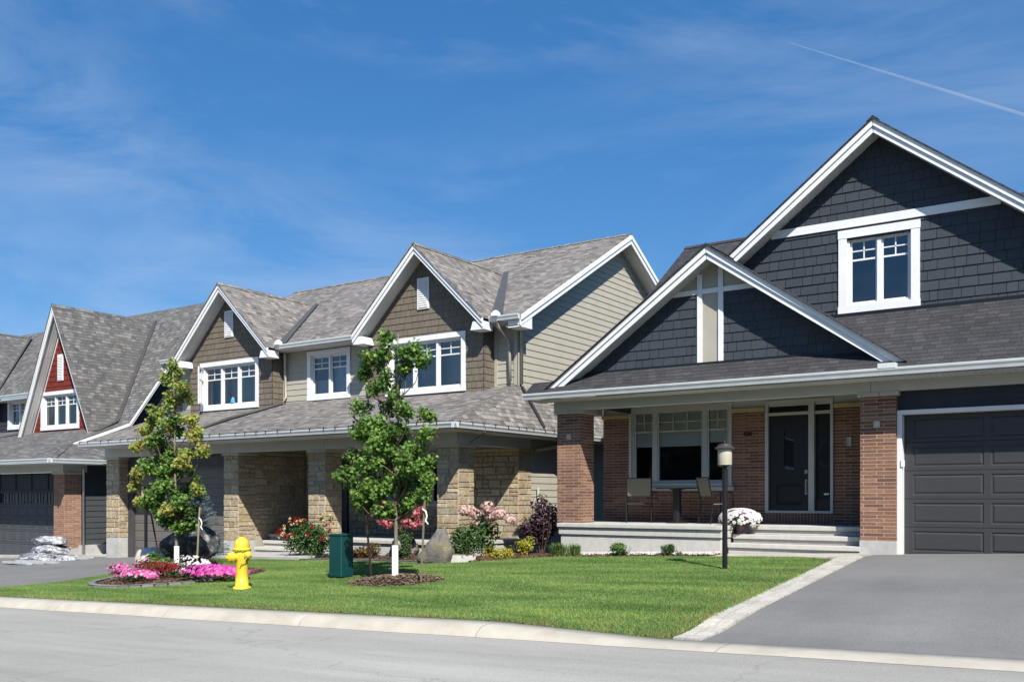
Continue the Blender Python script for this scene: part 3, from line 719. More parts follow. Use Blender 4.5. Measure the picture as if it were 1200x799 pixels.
# gutters, soffit, beam
mb = MB(); gutter(mb, -11.38, 2.4, 17.0, 2.215); mb.box(-4.02,-3.72,16.995,17.14,2.2,2.29); mb.build('gutter', M['gutter'], HB, bevel=.004)
mb = MB(); mb.box(-11.3, 2.3, 17.13, 17.66, 2.06, 2.08); mb.build('soffit', M['soffit'], HB)
mb = MB()
for a, b in ((-10.98, -7.02), (-7.015, -4.3), (-4.295, -.5), (-.495, 2.2)): mb.box(a, b, 17.66, 17.9, 1.88, 2.06)
mb.box(-10.98,-10.75,17.9,19.45,1.88,2.06)
mb.build('beam', M['beam'], HB, bevel=.004)
mb = MB(); mb.box(-11.3,-4.485,17.9,19.9,2.062,2.09); mb.build('porch_ceiling', M['soffit'], HB)
pillar(HB, -10.917, -10.33, 17.7, 18.29, -.56, 1.80, 1.88, -.557, 'brick', base=None, label='brown brick pillar at the far left end of the porch')
pillar(HB, -4.485, -3.87, 17.7, 18.3, -1.4, 1.80, 1.88, -.79, 'brick', label='brown brick pillar between steps and garage door')
for a, v_ in ((-10.62, 17.7), (-4.2, 17.7)):
    mb = MB(); mb.box(a-.05, a+.06, v_-.03, v_+.01, 1.24, 1.36); mb.build('wall_light', M['cap'], HB, bevel=.01)
# porch back wall with openings
zf = -.56
WN = (-10.07, -7.61, .235, 2.03); DR = (-6.875, -5.46, -.335, 2.02)
mb = MB(); grid_wall(mb, front(19.5), -10.76, -4.485, zf-.02, 1.80, [hole(*WN, .06), (DR[0], DR[1], DR[2]-.30, 2.1)])
mb.poly([(-10.76,19.5,zf),(-10.76,24,zf),(-10.76,24,2.1),(-10.76,19.5,1.8)])
mb.poly([(-4.485,18.3,zf-.6),(-4.485,19.5,zf-.6),(-4.485,19.5,1.9),(-4.485,18.3,1.9)])
mb.poly([(-10.76,24,-2),(-10.76,28.2,-2),(-10.76,28.2,2.1),(-10.76,24,2.1)])
mb.build('brick_wall', M['brick'], HB)
mb = MB(); mb.poly([(DR[0],19.5,DR[2]-.225),(DR[1],19.5,DR[2]-.225),(DR[1],19.5,DR[2]),(DR[0],19.5,DR[2])]); mb.build('soldier_course', M['soldier'], HB)
mb = MB()
for a, b in ((-10.78, WN[0]), (WN[1], DR[0]-.01), (DR[1]+.01, -4.5)): mb.box(a, b, 19.44, 19.56, 1.80, 1.885)
mb.build('lintel_stone', M['yellow_lit_stone'], HB, bevel=.004)
mb = MB(); mb.box(-10.76,-4.49,19.49,19.55,1.89,2.06); mb.build('frieze', M['beam'], HB)
window(HB, front(19.5), *WN, 3, .06, tm='beam', gl='glass_porch', splits=[0,.235,.765,1], mulls=.1, grid=.42, deep=.05,
       curtain=[('blind', 0, .235, .50, 1), ('blind', .235, .765, .50, 1), ('blind', .765, 1, .54, 1)])
mb = MB(); mb.box(WN[0]-.06, WN[1]+.06, 19.40, 19.52, WN[2]-.1, WN[2]-.01); mb.build('window_sill', M['cap'], HB, bevel=.006)
# door unit
db = MB(); y0, y1 = 19.46, 19.58
ud = [DR[0], -5.98, DR[1]]
db.box(DR[0], DR[0]+.07, y0, y1, DR[2], DR[3]); db.box(DR[1]-.06, DR[1], y0, y1, DR[2], DR[3]); db.box(-5.96, -5.84, y0-.005, y1, DR[2]+.05, DR[3]-.07)
db.box(DR[0]+.07, DR[1]-.06, y0, y1, DR[3]-.07, DR[3]); db.box(DR[0]+.07, DR[1]-.06, y0, y1, DR[2], DR[2]+.05); db.box(DR[0]+.07, -5.965, y0+.002, y1, 1.70, 1.76); db.box(-5.835, DR[1]-.06, y0+.002, y1, 1.70, 1.76)
fdr = db.build('door_frame', M['beam'], HB, bevel=.004)
gb = MB()
for a, b, c, e in ((DR[0]+.07, -5.96, 1.76, DR[3]-.07), (-5.84, DR[1]-.06, 1.76, DR[3]-.07), (-5.78, DR[1]-.12, DR[2]+.3, 1.55)): gb.poly([(a,19.53,c),(b,19.53,c),(b,19.53,e),(a,19.53,e)])
gb.build('pane', M['glass_porch'], fdr)
bk = MB(); bk.poly([(DR[0],19.6,DR[2]),(DR[1],19.6,DR[2]),(DR[1],19.6,DR[3]),(DR[0],19.6,DR[3])]); bk.box(-5.84,DR[1]-.06,19.545,19.57,DR[2]+.05,DR[2]+.3); bk.build('sidelight', M['door'], fdr)
dl = MB(); fd = front(19.53); da, dbb, dz0, dz1 = DR[0]+.07, -5.96, DR[2]+.05, 1.70
cx = (da+dbb)/2; pr = [(cx-.27, cx+.27, dz0+.12, dz0+.55)]
lite = (cx-.1, cx+.1, dz0+.85, dz0+1.75)
grid_wall(dl, fd, da, dbb, dz0, dz1, pr+[lite]); panels(dl, fd, pr)
dl.poly([fd(lite[0],lite[2],-.03), fd(lite[1],lite[2],-.03), fd(lite[1],lite[3],-.03), fd(lite[0],lite[3],-.03)])
dr = dl.build('front_door', M['door'], HB)
g2 = MB(); g2.poly([fd(lite[0],lite[2],-.012), fd(lite[1],lite[2],-.012), fd(lite[1],lite[3],-.012), fd(lite[0],lite[3],-.012)]); g2.build('pane', M['glass'], dr)
hb_ = MB(); hx = dbb-.06
hb_.box(hx-.03, hx+.03, 19.505, 19.53, .52-.04, .52+.04); hb_.box(hx-.025, hx+.025, 19.51, 19.53, .05, .36); hb_.tube([(hx,19.5,.33),(hx,19.47,.28),(hx,19.47,.13),(hx,19.5,.08)], .012, 8); hb_.build('handle', M['chrome'], dr, smooth=False)
mb = MB(); mb.box(-5.66, -5.56, 19.515, 19.525, .04, .075); mb.build('door_sticker', M['white'], fdr)
mb = MB()
for a, b, c, e in ((-5.2,-5.185,1.02,1.2),(-5.12,-5.105,1.02,1.2),(-5.185,-5.12,1.185,1.2),(-5.185,-5.12,1.02,1.035)): mb.box(a, b, 19.47, 19.5, c, e)
mb.box(-5.185,-5.12,19.485,19.5,1.035,1.185)
mb.build('doorbell', M['beam'], HB)
# house number
cu = bpy.data.curves.new('house_number', 'FONT'); cu.body = '426'; cu.size = .13; cu.extrude = .008; cu.align_x = 'CENTER'
t = bpy.data.objects.new('tmp', cu); COL.objects.link(t); bpy.context.view_layer.update()
me = bpy.data.meshes.new_from_object(t); bpy.data.objects.remove(t); me.name = 'house_number'
hn = bpy.data.objects.new('house_number', me); COL.objects.link(hn); hn.parent = HB; hn.rotation_euler = (R(90), 0, 0); hn.location = Vector((-7.26, 19.485, 1.3))-HB.location; me.materials.clear(); me.materials.append(mat('bronze', (.02,.02,.02), .5, .4, .3))
# garage
fg = front(17.95)
garage_door(HB, fg, -3.79, 1.42, -1.035, 1.465, 5, 4, 'garage')
mb = MB(); mb.box(-3.868,-3.785,17.76,17.97,-1.035,1.46); mb.box(1.42,1.5,17.76,17.97,-1.035,1.46); mb.box(-3.868,1.5,17.755,17.97,1.46,1.535); mb.build('garage_frame', M['white'], HB, bevel=.005)
mb = MB(); laps(mb, [(-3.87,1.535),(1.5,1.535),(1.5,1.88),(-3.87,1.88)], front(17.84), .12, .012); mb.build('garage_header', M['navy'], HB)
mb = MB(); mb.box(-3.80,-3.74,17.74,17.79,.53,.65); mb.build('keypad', M['white'], HB, bevel=.005)
pillar(HB, 1.5, 2.1, 17.7, 18.3, -1.4, 1.80, 1.88, -.79, 'brick', label='brown brick pillar right of the garage door')
# side walls & back (seen only from elsewhere)
mb = MB(); laps(mb, [(19.5,1.9),(28.2,1.9),(28.2,2.2),(22.9,6.15),(17.8,2.4),(17.8,1.9)], left(-10.0), .18, .015); mb.poly([(2.1,18.3,-2),(2.1,28.2,-2),(2.1,28.2,2.4),(2.1,22.9,6.2),(2.1,18.3,2.6)]); mb.poly([(-10.7,28.2,-2.2),(2.1,28.2,-2.2),(2.1,28.2,2.3),(-10.7,28.2,2.3)]); mb.build('side_wall', M['slate'], HB)
# porch slab and steps
st = MB()
def tread(mb, u0, u1, vf, vb, z, zbot=None, nose=.09, ov=.045):
    mb.box(u0, u1, vf, vb, z-nose, z); mb.box(u0, u1, vf+ov, vb, (zbot if zbot is not None else z-.18), z-nose)
st.box(-10.75, -7.0, 17.4, 19.5, zf-.085, zf); st.box(-10.73, -7.02, 17.448, 19.5, -.80, zf-.085); st.box(-10.70, -7.05, 17.49, 19.5, -1.7, -.80)
st.build('porch_slab', M['steps'], HB, bevel=.012)
st = MB(); tread(st, -6.998, -4.487, 18.2, 19.5, zf, -.74); tread(st, -6.998, -4.487, 17.95, 18.24, -.735, -.9); tread(st, -6.998, -4.487, 17.68, 18.0, -.90, -1.2); st.box(-6.99,-4.49,18.1,19.5,-1.3,-.74)
st.build('steps', M['steps'], HB, bevel=.012)
for a, b, z_, v_ in ((-9.9, 2.72, 17.75, 0),): pass
# ================================================================== MIDDLE HOUSE (beige and taupe, stone pillars)
HM = thing('house', (-20.5, 23, -1.7), 'beige and taupe house with stone pillars and two matching front gables', 'house')
RM = M['roof_mid']
ZE, VE, VR = 4.62, 19.85, 25.85; msl = .563; ZR = ZE+msl*(VR-VE)
UR, UL = -13.3, -28.0
mb = MB()
ze2 = ZE+msl*.2
slab(mb, [(UL,VE+.2,ze2),(UR,VE+.2,ze2),(UR,VR,ZR),(UL,VR,ZR)], .04)
for a, b in ((UL,-26.58),(-22.58,-18.61),(-14.51,UR)): slab(mb, [(a,VE-.03,ZE-.017),(b,VE-.03,ZE-.017),(b,VE+.2,ze2),(a,VE+.2,ze2)], .04); slab(mb, [(UL,VR,ZR),(UR,VR,ZR),(UR,31.9,ZE),(UL,31.9,ZE)], .07)
ridge_caps(mb, (UL,VR,ZR), (UR,VR,ZR), (0,-1,-msl), (0,1,-msl))
mb.build('roof', RM, HM)
mb = MB()
for ux in (UR, UL):
    for v0_, v1_ in ((VE-.03, VR), (31.9, VR)):
        for (da_, h0, h1) in ((.03, .04, .16), (0, .16, .3)):
            sx = 1 if ux == UR else -1
            x = ux+sx*da_-(.03 if sx > 0 else 0)
            mb.prism([(x,v0_,ZE-h0),(x,v1_,ZR-h0),(x,v1_,ZR-h1),(x,v0_,ZE-h1)], (.03,0,0))
mb.prism([(UR-.01,VE+.0,ZE-.1),(UR-.01,VE,ZE-.32),(UR-.01,VE+.5,ZE-.32),(UR-.01,VE+.5,ZE+.1)], (-.4,0,0))
mb.build('rake_board', M['white'], HM, bevel=.004)
mb = MB()
for v0_, v1_ in ((VE, VR), (31.9, VR)):
    mb.prism([(UR-.03,v0_,ZE-.27),(UR-.03,v1_,ZR-.27),(UR-.03,v1_,ZR-.29),(UR-.03,v0_,ZE-.29)], (-.45,0,0))

for a, b in ((-28,-26.6),(-22.55,-18.63),(-14.49,UR-.05)): mb.box(a, b, VE-.03, 20.38, ZE-.15, ZE-.13)
mb.build('soffit', M['soffit'], HM)
for uc, za in ((-16.5, 6.78), (-24.55, 6.74)):
    gable(HM, uc, 2.27, za, .965, 19.45, 19.92, VE+(za-ZE)/msl, VE, RM)
# bays
bays = ((-18.59, -14.53, 6.78, -16.5), (-26.56, -22.60, 6.74, -24.55))
bw = [(-17.9, -15.11, 2.80, 4.37), (-26.01, -23.2, 2.80, 4.36)]
f1 = front(19.92)
for (a, b, za, uc), wn in zip(bays, bw):
    top = za-.25; zs = top-.965*(b-a)/2
    poly = [(a,2.68),(b,2.68),(b,zs),((a+b)/2,top),(a,zs)]
    lw = MB(); laps(lw, poly, f1, .176, .015, holes=[hole(*wn)], shake=(.12,.34), rnd=rnd)
    laps(lw, [(19.92,2.68),(20.40,2.68),(20.40,4.45),(19.92,4.45)], right(b), .176, .015, shake=(.12,.3), rnd=rnd)
    laps(lw, [(19.92,2.68),(20.40,2.68),(20.40,4.45),(19.92,4.45)], left(a), .176, .015, shake=(.12,.3), rnd=rnd)
    lw.build('bay_wall', [M['taupe'], M['backing']], HM)
    vb_ = MB(); x0, x1 = uc-.25, uc+.16; vb_.box(x0, x1, 19.87, 19.91, 5.1, 5.95); 
    vt = vb_.build('gable_vent', M['white'], HM, bevel=.005)
    s_ = MB()
    for k in range(13): z = 5.15+k*.059; s_.prism([(x0+.05,19.868,z),(x0+.05,19.85,z),(x0+.05,19.868,z+.045)], (x1-x0-.1,0,0))
    s_.build('louver', M['white'], vt)
window(HM, f1, *bw[0], 3, .13, curtain=[('curtain_blue', 0, .33, 0, 1), ('curtain_blue', .33, .66, 0, 1)], label='window with dark patterned curtains')
wA = window(HM, f1, *bw[1], 3, .13, label='window with an open left sash and a blue toy on its sill', curtain=[('sheer', 0, .06, 0, 1)])
tb_ = MB(); ic = (-24.55, 20.05, 3.02); tb_.lathe([(0,0),(.11,0),(.09,.12),(.02,.22),(0,.22)], ic, 8); tb_.tube([(ic[0]-.35,20.06,3.4),(ic[0]-.02,20.05,3.2)], .015, 6, 1)
tb_.build('toy', [mat('toy_blue', (.1,.35,.6), .5), mat('toy_pink', (.6,.1,.15), .5)], wA)
# open sash of the left bay window
sb = MB(); A = Vector((-25.85, 19.86, 0)); dirv = Vector((.55, -.62, 0)).normalized()
fs = Fr(A, dirv, dirv.cross(Vector((0,0,1))))
w_, z0_, z1_ = .72, 2.98, 4.17
for x0, x1, y0, y1 in ((0,.05,z0_,z1_),(w_-.05,w_,z0_,z1_),(.05,w_-.05,z0_,z0_+.05),(.05,w_-.05,z1_-.05,z1_),(.05,w_-.05,z1_-.42,z1_-.39)):
    sb.prism([fs(x0,y0,-.02), fs(x1,y0,-.02), fs(x1,y1,-.02), fs(x0,y1,-.02)], fs.N*.04)
sh = sb.build('open_sash', M['white'], wA); 
sb = MB(); sb.poly([fs(.05,z0_+.05,0), fs(w_-.05,z0_+.05,0), fs(w_-.05,z1_-.05,0), fs(.05,z1_-.05,0)]); sb.build('open_sash_pane', M['glass'], wA)
# recessed wall with window, side gable wall
f2 = front(20.38); wm = (-21.51, -19.72, 2.93, 4.42)
lw = MB()
laps(lw, [(-27.6,2.78),(-13.86,2.78),(-13.86,4.5),(-27.6,4.5)], f2, .176, .016, holes=[hole(*wm)])
side = [(20.38,2.3),(31.3,2.3),(31.3,4.75),(VR,ZR-.2),(20.38,4.75)]
laps(lw, side, right(-13.77), .176, .016)
laps(lw, side, left(-27.6), .176, .016)
lw.poly([(-27.6,31.3,-2.4),(-13.6,31.3,-2.4),(-13.6,31.3,4.7),(-27.6,31.3,4.7)])
lw.build('upper_wall', M['beige'], HM)
mb = MB(); mb.box(-13.87,-13.745,20.345,20.375,2.85,4.5); mb.box(-13.77,-13.74,20.345,20.47,2.85,4.5); mb.box(-14.5,-14.4,20.345,20.375,2.85,4.5); mb.box(-22.58,-22.48,20.345,20.375,2.85,4.5)
mb.build('corner_board', M['beige'], HM, bevel=.004)
window(HM, f2, *wm, 2, .13, curtain=[('sheer', .5, 1, 0, .75), ('sheer', 0, .5, 0, .4)], label='two pane window with sheer curtain in the beige wall')
mb = MB(); 
for a, b, v_ in ((-18.62,-14.5,19.87),(-26.6,-22.57,19.87)): mb.box(a, b, v_-.02, v_+.04, 2.66, 2.72)
mb.box(-22.57,-18.62,20.31,20.37,2.8,2.88); mb.box(-14.5,-13.75,20.31,20.37,2.8,2.88)
mb.build('flashing', M['black'], HM)
# upper gutters
mb = MB()
gutter(mb, -22.28, -18.78, VE-.15, ZE+.0); gutter(mb, -14.23, -13.33, VE-.15, ZE+.0); gutter(mb, -27.95, -26.82, VE-.15, ZE)
mb.build('gutter', M['gutter'], HM, bevel=.004)
for u_ in (-22.13, -14.03):
    mb = MB(); mb.lathe([(.13,0),(.12,.08),(.06,.14),(.01,.16)], (u_, VE-.1, ZE-.01), 14); mb.build('splash_guard', M['white'], HM, smooth=True)
# valley metal
mb = MB()
for uc, za in ((-16.5, 6.78), (-24.55, 6.74)):
    vt = VE+(za-ZE)/msl
    B0 = Vector((uc+2.27, VE, ZE+.045)); T0 = Vector((uc, vt, za+.045))
    mb.poly([B0+Vector((-.02,-.0,.02)), B0+Vector((.36,0,.015)), T0+Vector((.16,0,.02)), T0+Vector((-.02,0,.03))])
mb.build('valley_flashing', M['metal_dark'], HM)
# lower roof
ls = .326; VG = 16.58; ZG = 1.67; UE = -12.87
mb = MB(); zt = lambda v: ZG+ls*(v-VG)
hipT = (-13.77, 20.38, zt(20.38))
slab(mb, [(-27.4,VG-.04,zt(VG-.04)),(UE-.02,VG-.04,zt(VG-.04)),hipT,(-28.05,20.38,zt(20.38))], .07)
slab(mb, [(UE,VG-.04,ZG-.015),(UE,31.3,ZG-.015),(-13.77,31.3,zt(20.38)),hipT], .07)
ridge_caps(mb, (UE-.01,VG-.03,ZG+.01), hipT, (-1,.25,.03), (.42,.25,-.7), wd=.2, step=.17)
mb.build('porch_roof', RM, HM)
mb = MB(); gutter(mb, -27.4, UE+.12, VG-.15, ZG-.01); gutter_v(mb, VG-.15, 31.3, UE+.12, ZG-.012)
mb.build('gutter', M['gutter'], HM, bevel=.004)
mb = MB(); rn = random.Random(8)
u = -27.3
while u < UE: mb.box(u, u+.025, VG-.158, VG+.02, ZG-.045, ZG+.02); u += rn.uniform(.35, .7)
v = VG
while v < 21: mb.box(UE+.04, UE+.128, v, v+.025, ZG-.045, ZG+.012); v += rn.uniform(.3, .55)
mb.tube([(-27.3,VG-.06,ZG+.01),(UE,VG-.06,ZG+.01),(UE+.06,VG-.05,ZG+.0),(UE+.06,21,ZG)], .008, 5)
mb.tube([(UE+.1,17.6,ZG-.02),(UE+.1,17.55,ZG-.2),(UE-.3,17.5,ZG-.42)], .012, 5)
mb.build('heat_cable', M['black'], HM)
pipe(HM, [(-22.4,20.25,4.45),(-22.42,20.3,3.1),(-22.4,20.2,2.93)], .04, 'beige')
pipe(HM, [(-22.4,20.15,2.88),(-22.7,18.3,2.29),(-22.6,16.7,1.76)], .045, 'dark_trim')
pipe(HM, [(-14.0,VE-.05,4.5),(-14.0,VE-.05,4.36),(-13.95,20.25,4.05),(-13.95,20.28,3.0)], .045, 'beige')
pipe(HM, [(-13.69,20.43,4.3),(-13.69,20.43,2.92)], .045, 'beige')
pipe(HM, [(-13.66,20.42,2.85),(-12.9,20.3,1.76)], .04, 'dark_trim')
pipe(HM, [(-12.82,21.4,1.56),(-12.84,21.4,1.42),(-13.2,21.0,1.28),(-13.46,20.7,1.2)], .045, 'beige')
mb = MB(); mb.box(-27.35,UE-.02,VG-.02,17.46,1.5,1.52); mb.box(-13.5,UE-.0,17.46,31,1.5,1.52); mb.build('soffit', M['soffit'], HM)
mb = MB()
for a, b in ((-27.55,-21.52),(-21.51,-17.85),(-17.84,-13.5)): mb.box(a, b, 17.44, 17.7, 1.24, 1.52)
mb.box(-13.76,-13.5,17.705,19.98,1.24,1.56); mb.box(-13.5,-13.495,17.705,17.72,1.24,1.56); mb.box(-13.76,-13.485,19.99,20.55,1.24,1.56); mb.box(-27.55,-27.3,17.7,20,1.24,1.56)
mb.build('beam', M['beam'], HM, bevel=.004)
mb = MB(); mb.box(-21.3,-13.6,17.7,20.3,1.5,1.52); mb.build('porch_ceiling', M['soffit'], HM)
ZM = -1.06
for k, (a, b, zb_, zg_, lb) in enumerate(((-27.53,-26.88,-1.28,-2.3,'stone pillar at the left end of the taupe garage door'), (-21.84,-21.24,-1.22,-2.1,'stone pillar between garage door and porch steps'), (-18.45,-17.85,ZM,ZM,'stone pillar in the middle of the porch'), (-14.12,-13.5,ZM,ZM,'stone pillar at the right corner of the porch'))):
    pillar(HM, a, b, 17.5, 18.1, zg_, 1.16, 1.24, zb_, None, stone=True, base='concrete' if k < 2 else None, seed=20+k*5, label=lb)
# stone walls of the porch: garage side wall and back wall
mb = MB(); s = MB(); dr2 = (-20.7,-19.45,ZM,1.1); wn2 = (-18.3,-15.7,-.25,1.2)
grid_wall(mb, front(20.02), -21.22, -13.52, ZM-.1, 1.2, [dr2, hole(*wn2, .07)])
mb.poly([(-21.24,18.1,-2),(-21.24,20.02,-2),(-21.24,20.02,1.5),(-21.24,18.1,1.5)]); mb.poly([(-13.5,20.02,-2),(-13.5,20.6,-2),(-13.5,20.6,1.3),(-13.5,20.02,1.3)])
bw_ = mb.build('stone_wall', M['mortar'], HM)
ashlar(s, right(-21.24), 18.1, 20.0, -1.1, 1.3, 51); ashlar(s, front(20.0), -21.2, dr2[0]-.05, ZM, 1.2, 52); ashlar(s, front(20.0), dr2[1]+.05, wn2[0]-.02, ZM, 1.2, 53)
ashlar(s, front(20.0), wn2[1]+.02, -13.49, ZM, 1.16, 54); ashlar(s, front(20.0), wn2[0], wn2[1], ZM, wn2[2]-.1, 55); ashlar(s, right(-13.5), 19.99, 20.58, -1.3, 1.16, 56)
s.build('stone_facing', M['stone'], bw_)
mb = MB(); mb.box(-21.2,-13.55,20.0,20.06,1.2,1.52); mb.build('frieze', M['beam'], HM)
mb = MB(); mb.box(-15.7,-13.43,19.93,20.0,1.16,1.24); mb.box(-13.49,-13.43,20.0,20.62,1.16,1.24); mb.build('lintel_stone', M['yellow_lit_stone'], HM, bevel=.005)
window(HM, front(20.0), *wn2, 3, .07, tm='beam', gl='glass_porch', grid=False, deep=.04, splits=[0,.24,.76,1], curtain=[('sheer', 0, .24, 0, 1)], label='wide porch window behind the pillars')
mb = MB(); fdm = front(19.97); rc = [(-20.4,-19.75,-.8,-.2),(-20.4,-19.75,-.05,.75)]; grid_wall(mb, fdm, -20.6,-19.55,ZM+.02,1.02, rc); panels(mb, fdm, rc); md_ = mb.build('front_door', noisy('door_blue', (.03,.045,.07), (.04,.055,.08), 3, .5), HM)
mb = MB(); mb.tube([(-19.65,19.96,-.05),(-19.65,19.9,0),(-19.65,19.9,.15),(-19.65,19.96,.2)], .012, 6); mb.build('handle', M['chrome'], md_)
mb = MB(); mb.box(-20.7,-20.6,19.93,20.0,ZM,1.1); mb.box(-19.55,-19.45,19.93,20.0,ZM,1.1); mb.box(-20.6,-19.55,19.93,20.0,1.02,1.1); mb.build('door_frame', M['slate'], HM)
# garage
fg = front(17.9)
def groove_door(house, fr, a0, a1, z0, z1, rows, m):
    mb = MB(); H = (z1-z0)/rows; z = z0
    prof = []
    for r_ in range(rows):
        b = z0+r_*H
        prof += [(b+.0,-.012),(b+.008,0),(b+H*.36,0),(b+H*.37,-.014),(b+H*.40,-.014),(b+H*.44,0),(b+H*.80,0),(b+H*.81,-.014),(b+H*.84,-.014),(b+H*.88,0),(b+H-.008,0)]
    prof.append((z1,-.012))
    for (za_, oa), (zb_, ob) in zip(prof[:-1], prof[1:]): mb.poly([fr(a0,za_,oa), fr(a1,za_,oa), fr(a1,zb_,ob), fr(a0,zb_,ob)])
    return mb.build('garage_door', M[m], house)
groove_door(HM, fg, -26.62, -21.84, -1.83, .90, 5, 'garage_mid')
mb = MB(); mb.box(-26.88,-26.62,17.8,18.2,-1.9,.98); mb.box(-26.88,-21.84,17.81,18.2,.90,1.24); mb.box(-26.86,-21.86,17.785,17.805,.86,.93); mb.build('garage_frame', M['dark_trim'], HM, bevel=.006)
mb = MB(); mb.box(-26.885,-26.87,18.1,18.2,-1.9,1.2); laps(mb, [(20.58,-1.4),(31,-1.4),(31,2.0),(20.58,2.0)], right(-13.52), .176, .016); laps(mb, [(18.1,-2.4),(31,-2.4),(31,2.4),(20.5,2.4),(18.1,1.6)], left(-27.5), .176, .016)
mb.poly([(-27.4,20.4,2.4),(-21.3,20.4,2.4),(-21.3,20.4,-2.4),(-27.4,20.4,-2.4)])
mb.build('side_wall', M['beige'], HM)
mb = MB(); mb.box(-13.56,-13.49,20.58,31,-2.0,-1.4); mb.build('foundation', M['concrete'], HM)
mb = MB(); mb.box(-13.5,-13.36,20.72,20.95,-.55,-.15); mb.lathe([(.09,0),(.09,.12),(.03,.16)], (-13.34,20.83,-.42), 12); mb.tube([(-13.43,20.83,-.15),(-13.43,20.83,.25)], .03, 8); mb.build('electric_meter', M['beam'], HM)
# porch slab & steps
st = MB(); st.box(-17.9,-13.42,17.42,20.0,ZM-.09,ZM); st.box(-17.88,-13.46,17.48,20.0,-2.0,ZM-.09); st.box(-21.2,-17.9,18.55,20.0,ZM-.09,ZM); st.box(-21.2,-17.9,18.6,20.0,-2.0,ZM-.09)
st.build('porch_slab', M['steps'], HM, bevel=.012)
st = MB(); tread(st, -21.1, -17.95, 18.24, 18.6, ZM-.17, -1.5); tread(st, -21.1, -17.95, 17.93, 18.3, ZM-.34, -1.9); tread(st, -21.1,-17.95, 17.62, 18.0, ZM-.50, -2.0)
st.build('steps', M['steps'], HM, bevel=.012)

# ================================================================== LEFT HOUSE (red gable)
HR = thing('house', (-36, 23, -2.2), 'grey roofed house with a steep red gable above its dark garage', 'house')
RR = M['roof_red']; za, uc = 7.17, -34.13
zl = lambda v: 1.24+.371*(v-16.65)
VRd, ZRd = 24.6, 7.82
mb = MB()
# low porch / garage roof with hip at its right end
slab(mb, [(-46,16.63,zl(16.63)),(-29.24,16.63,zl(16.63)),(-31.0,18.28,zl(18.28)),(-31.0,20.6,2.726),(-46,20.6,2.726)], .05)
slab(mb, [(-29.22,16.63,1.22),(-29.22,29,1.22),(-31.0,29,zl(18.28)),(-31.0,18.28,zl(18.28))], .05)
ridge_caps(mb, (-29.23,16.64,1.25), (-31.0,18.28,zl(18.28)+.01), (-1,-.2,-.3), (.3,1,-.2), wd=.15)
mb.build('porch_roof', RR, HR)
mb = MB()
slab(mb, [(-36.6,20.6,2.73),(-31.0,20.6,2.73),(-31.0,23.78,7.165),(-36.6,23.78,7.165)], .07)
slab(mb, [(-46,19.9,4.06),(-36.3,19.9,4.06),(-34.13,23.78,7.165),(-31.0,23.78,7.165),(-31.0,VRd,ZRd),(-46,VRd,ZRd)], .07)
slab(mb, [(-46,VRd,ZRd),(-31.0,VRd,ZRd),(-31.0,29.5,4.0),(-46,29.5,4.0)], .07)
ridge_caps(mb, (-46,VRd,ZRd), (-31.0,VRd,ZRd), (0,-1,-1), (0,1,-.8))
mb.build('roof', RR, HR)
mb = MB()
for h0, h1, dx in ((.07,.17,.03),(.17,.28,0)):
    for (va_, z_a, vb_, z_b) in ((18.28,zl(18.28),20.6,2.73),(20.6,2.73,23.78,7.165),(23.78,7.165,VRd,ZRd),(29.5,4.0,VRd,ZRd)):
        mb.prism([(-31.02+dx,va_,z_a-h0+.02),(-31.02+dx,vb_,z_b-h0+.02),(-31.02+dx,vb_,z_b-h1+.02),(-31.02+dx,va_,z_a-h1+.02)], (.03,0,0))
mb.build('rake_board', M['white'], HR, bevel=.004)
gable(HR, uc, 2.41, za, 2.0, 19.5, 19.92, 23.8, 20.5, RR, chop=False, h=(.12,.17))
wr_ = (-35.79, -33.2, 2.56, 4.02)
top = za-.24; poly = [(uc-(top-2.4)/2.0, 2.4), (uc+(top-2.4)/2.0, 2.4), (uc, top)]
lw = MB(); laps(lw, poly, front(20.0), .2, .016, holes=[hole(*wr_)], shake=(.14,.4), rnd=rnd); lw.build('gable_wall', [M['redwall'], M['backing']], HR)
mb = MB(); mb.prism([(uc, 19.96, top+.1), (uc-(top+.1-2.4)/2, 19.96, 2.4), (uc-(top+.1-2.4)/2+.07, 19.96, 2.4), (uc, 19.96, top-.06)], (0,.03,0)); mb.build('trim_board', M['white'], HR)
window(HR, front(20.0), *wr_, 3, .13, curtain=[('sheer', .02, .3, 0, 1)], label='three pane window in the red gable')
vb_ = MB(); vb_.box(-34.62,-34.25,19.95,19.99,4.4,5.4); vt = vb_.build('gable_vent', M['white'], HR, bevel=.005)
s_ = MB()
for k in range(15): z = 4.45+k*.06; s_.prism([(-34.58,19.948,z),(-34.58,19.93,z),(-34.58,19.948,z+.045)], (.29,0,0))
s_.build('louver', M['white'], vt)
# left wing: recessed wall, window, next gable
gable(HR, -44.1, 4.7, 7.5, .68, 19.4, 20.0, 24.1, 20.2, RR)
wl_ = (-39.0,-37.35,2.74,3.98)
lw = MB(); laps(lw, [(-39.6,2.6),(-35.9,2.6),(-35.9,3.9),(-39.6,3.9)], front(20.4), .17, .016, holes=[hole(*wl_)]); lw.poly([(-46,20.0,2.4),(-39.6,20.0,2.4),(-39.6,20.0,4.3),(-44,20,7.2),(-46,20.0,6)]); lw.poly([(-39.6,20.0,2.4),(-39.6,20.4,2.4),(-39.6,20.4,4.3),(-39.6,20.0,4.3)])
laps(lw, [(18.4,1.5),(29,1.5),(29,4.2),(VRd,ZRd-.3),(23.78,6.9),(20.75,2.65),(18.4,1.66)], right(-31.4), .176, .016)
lw.build('upper_wall', M['navy'], HR)
window(HR, front(20.4), *wl_, 2, .13, label='two pane window in the dark recessed wall')
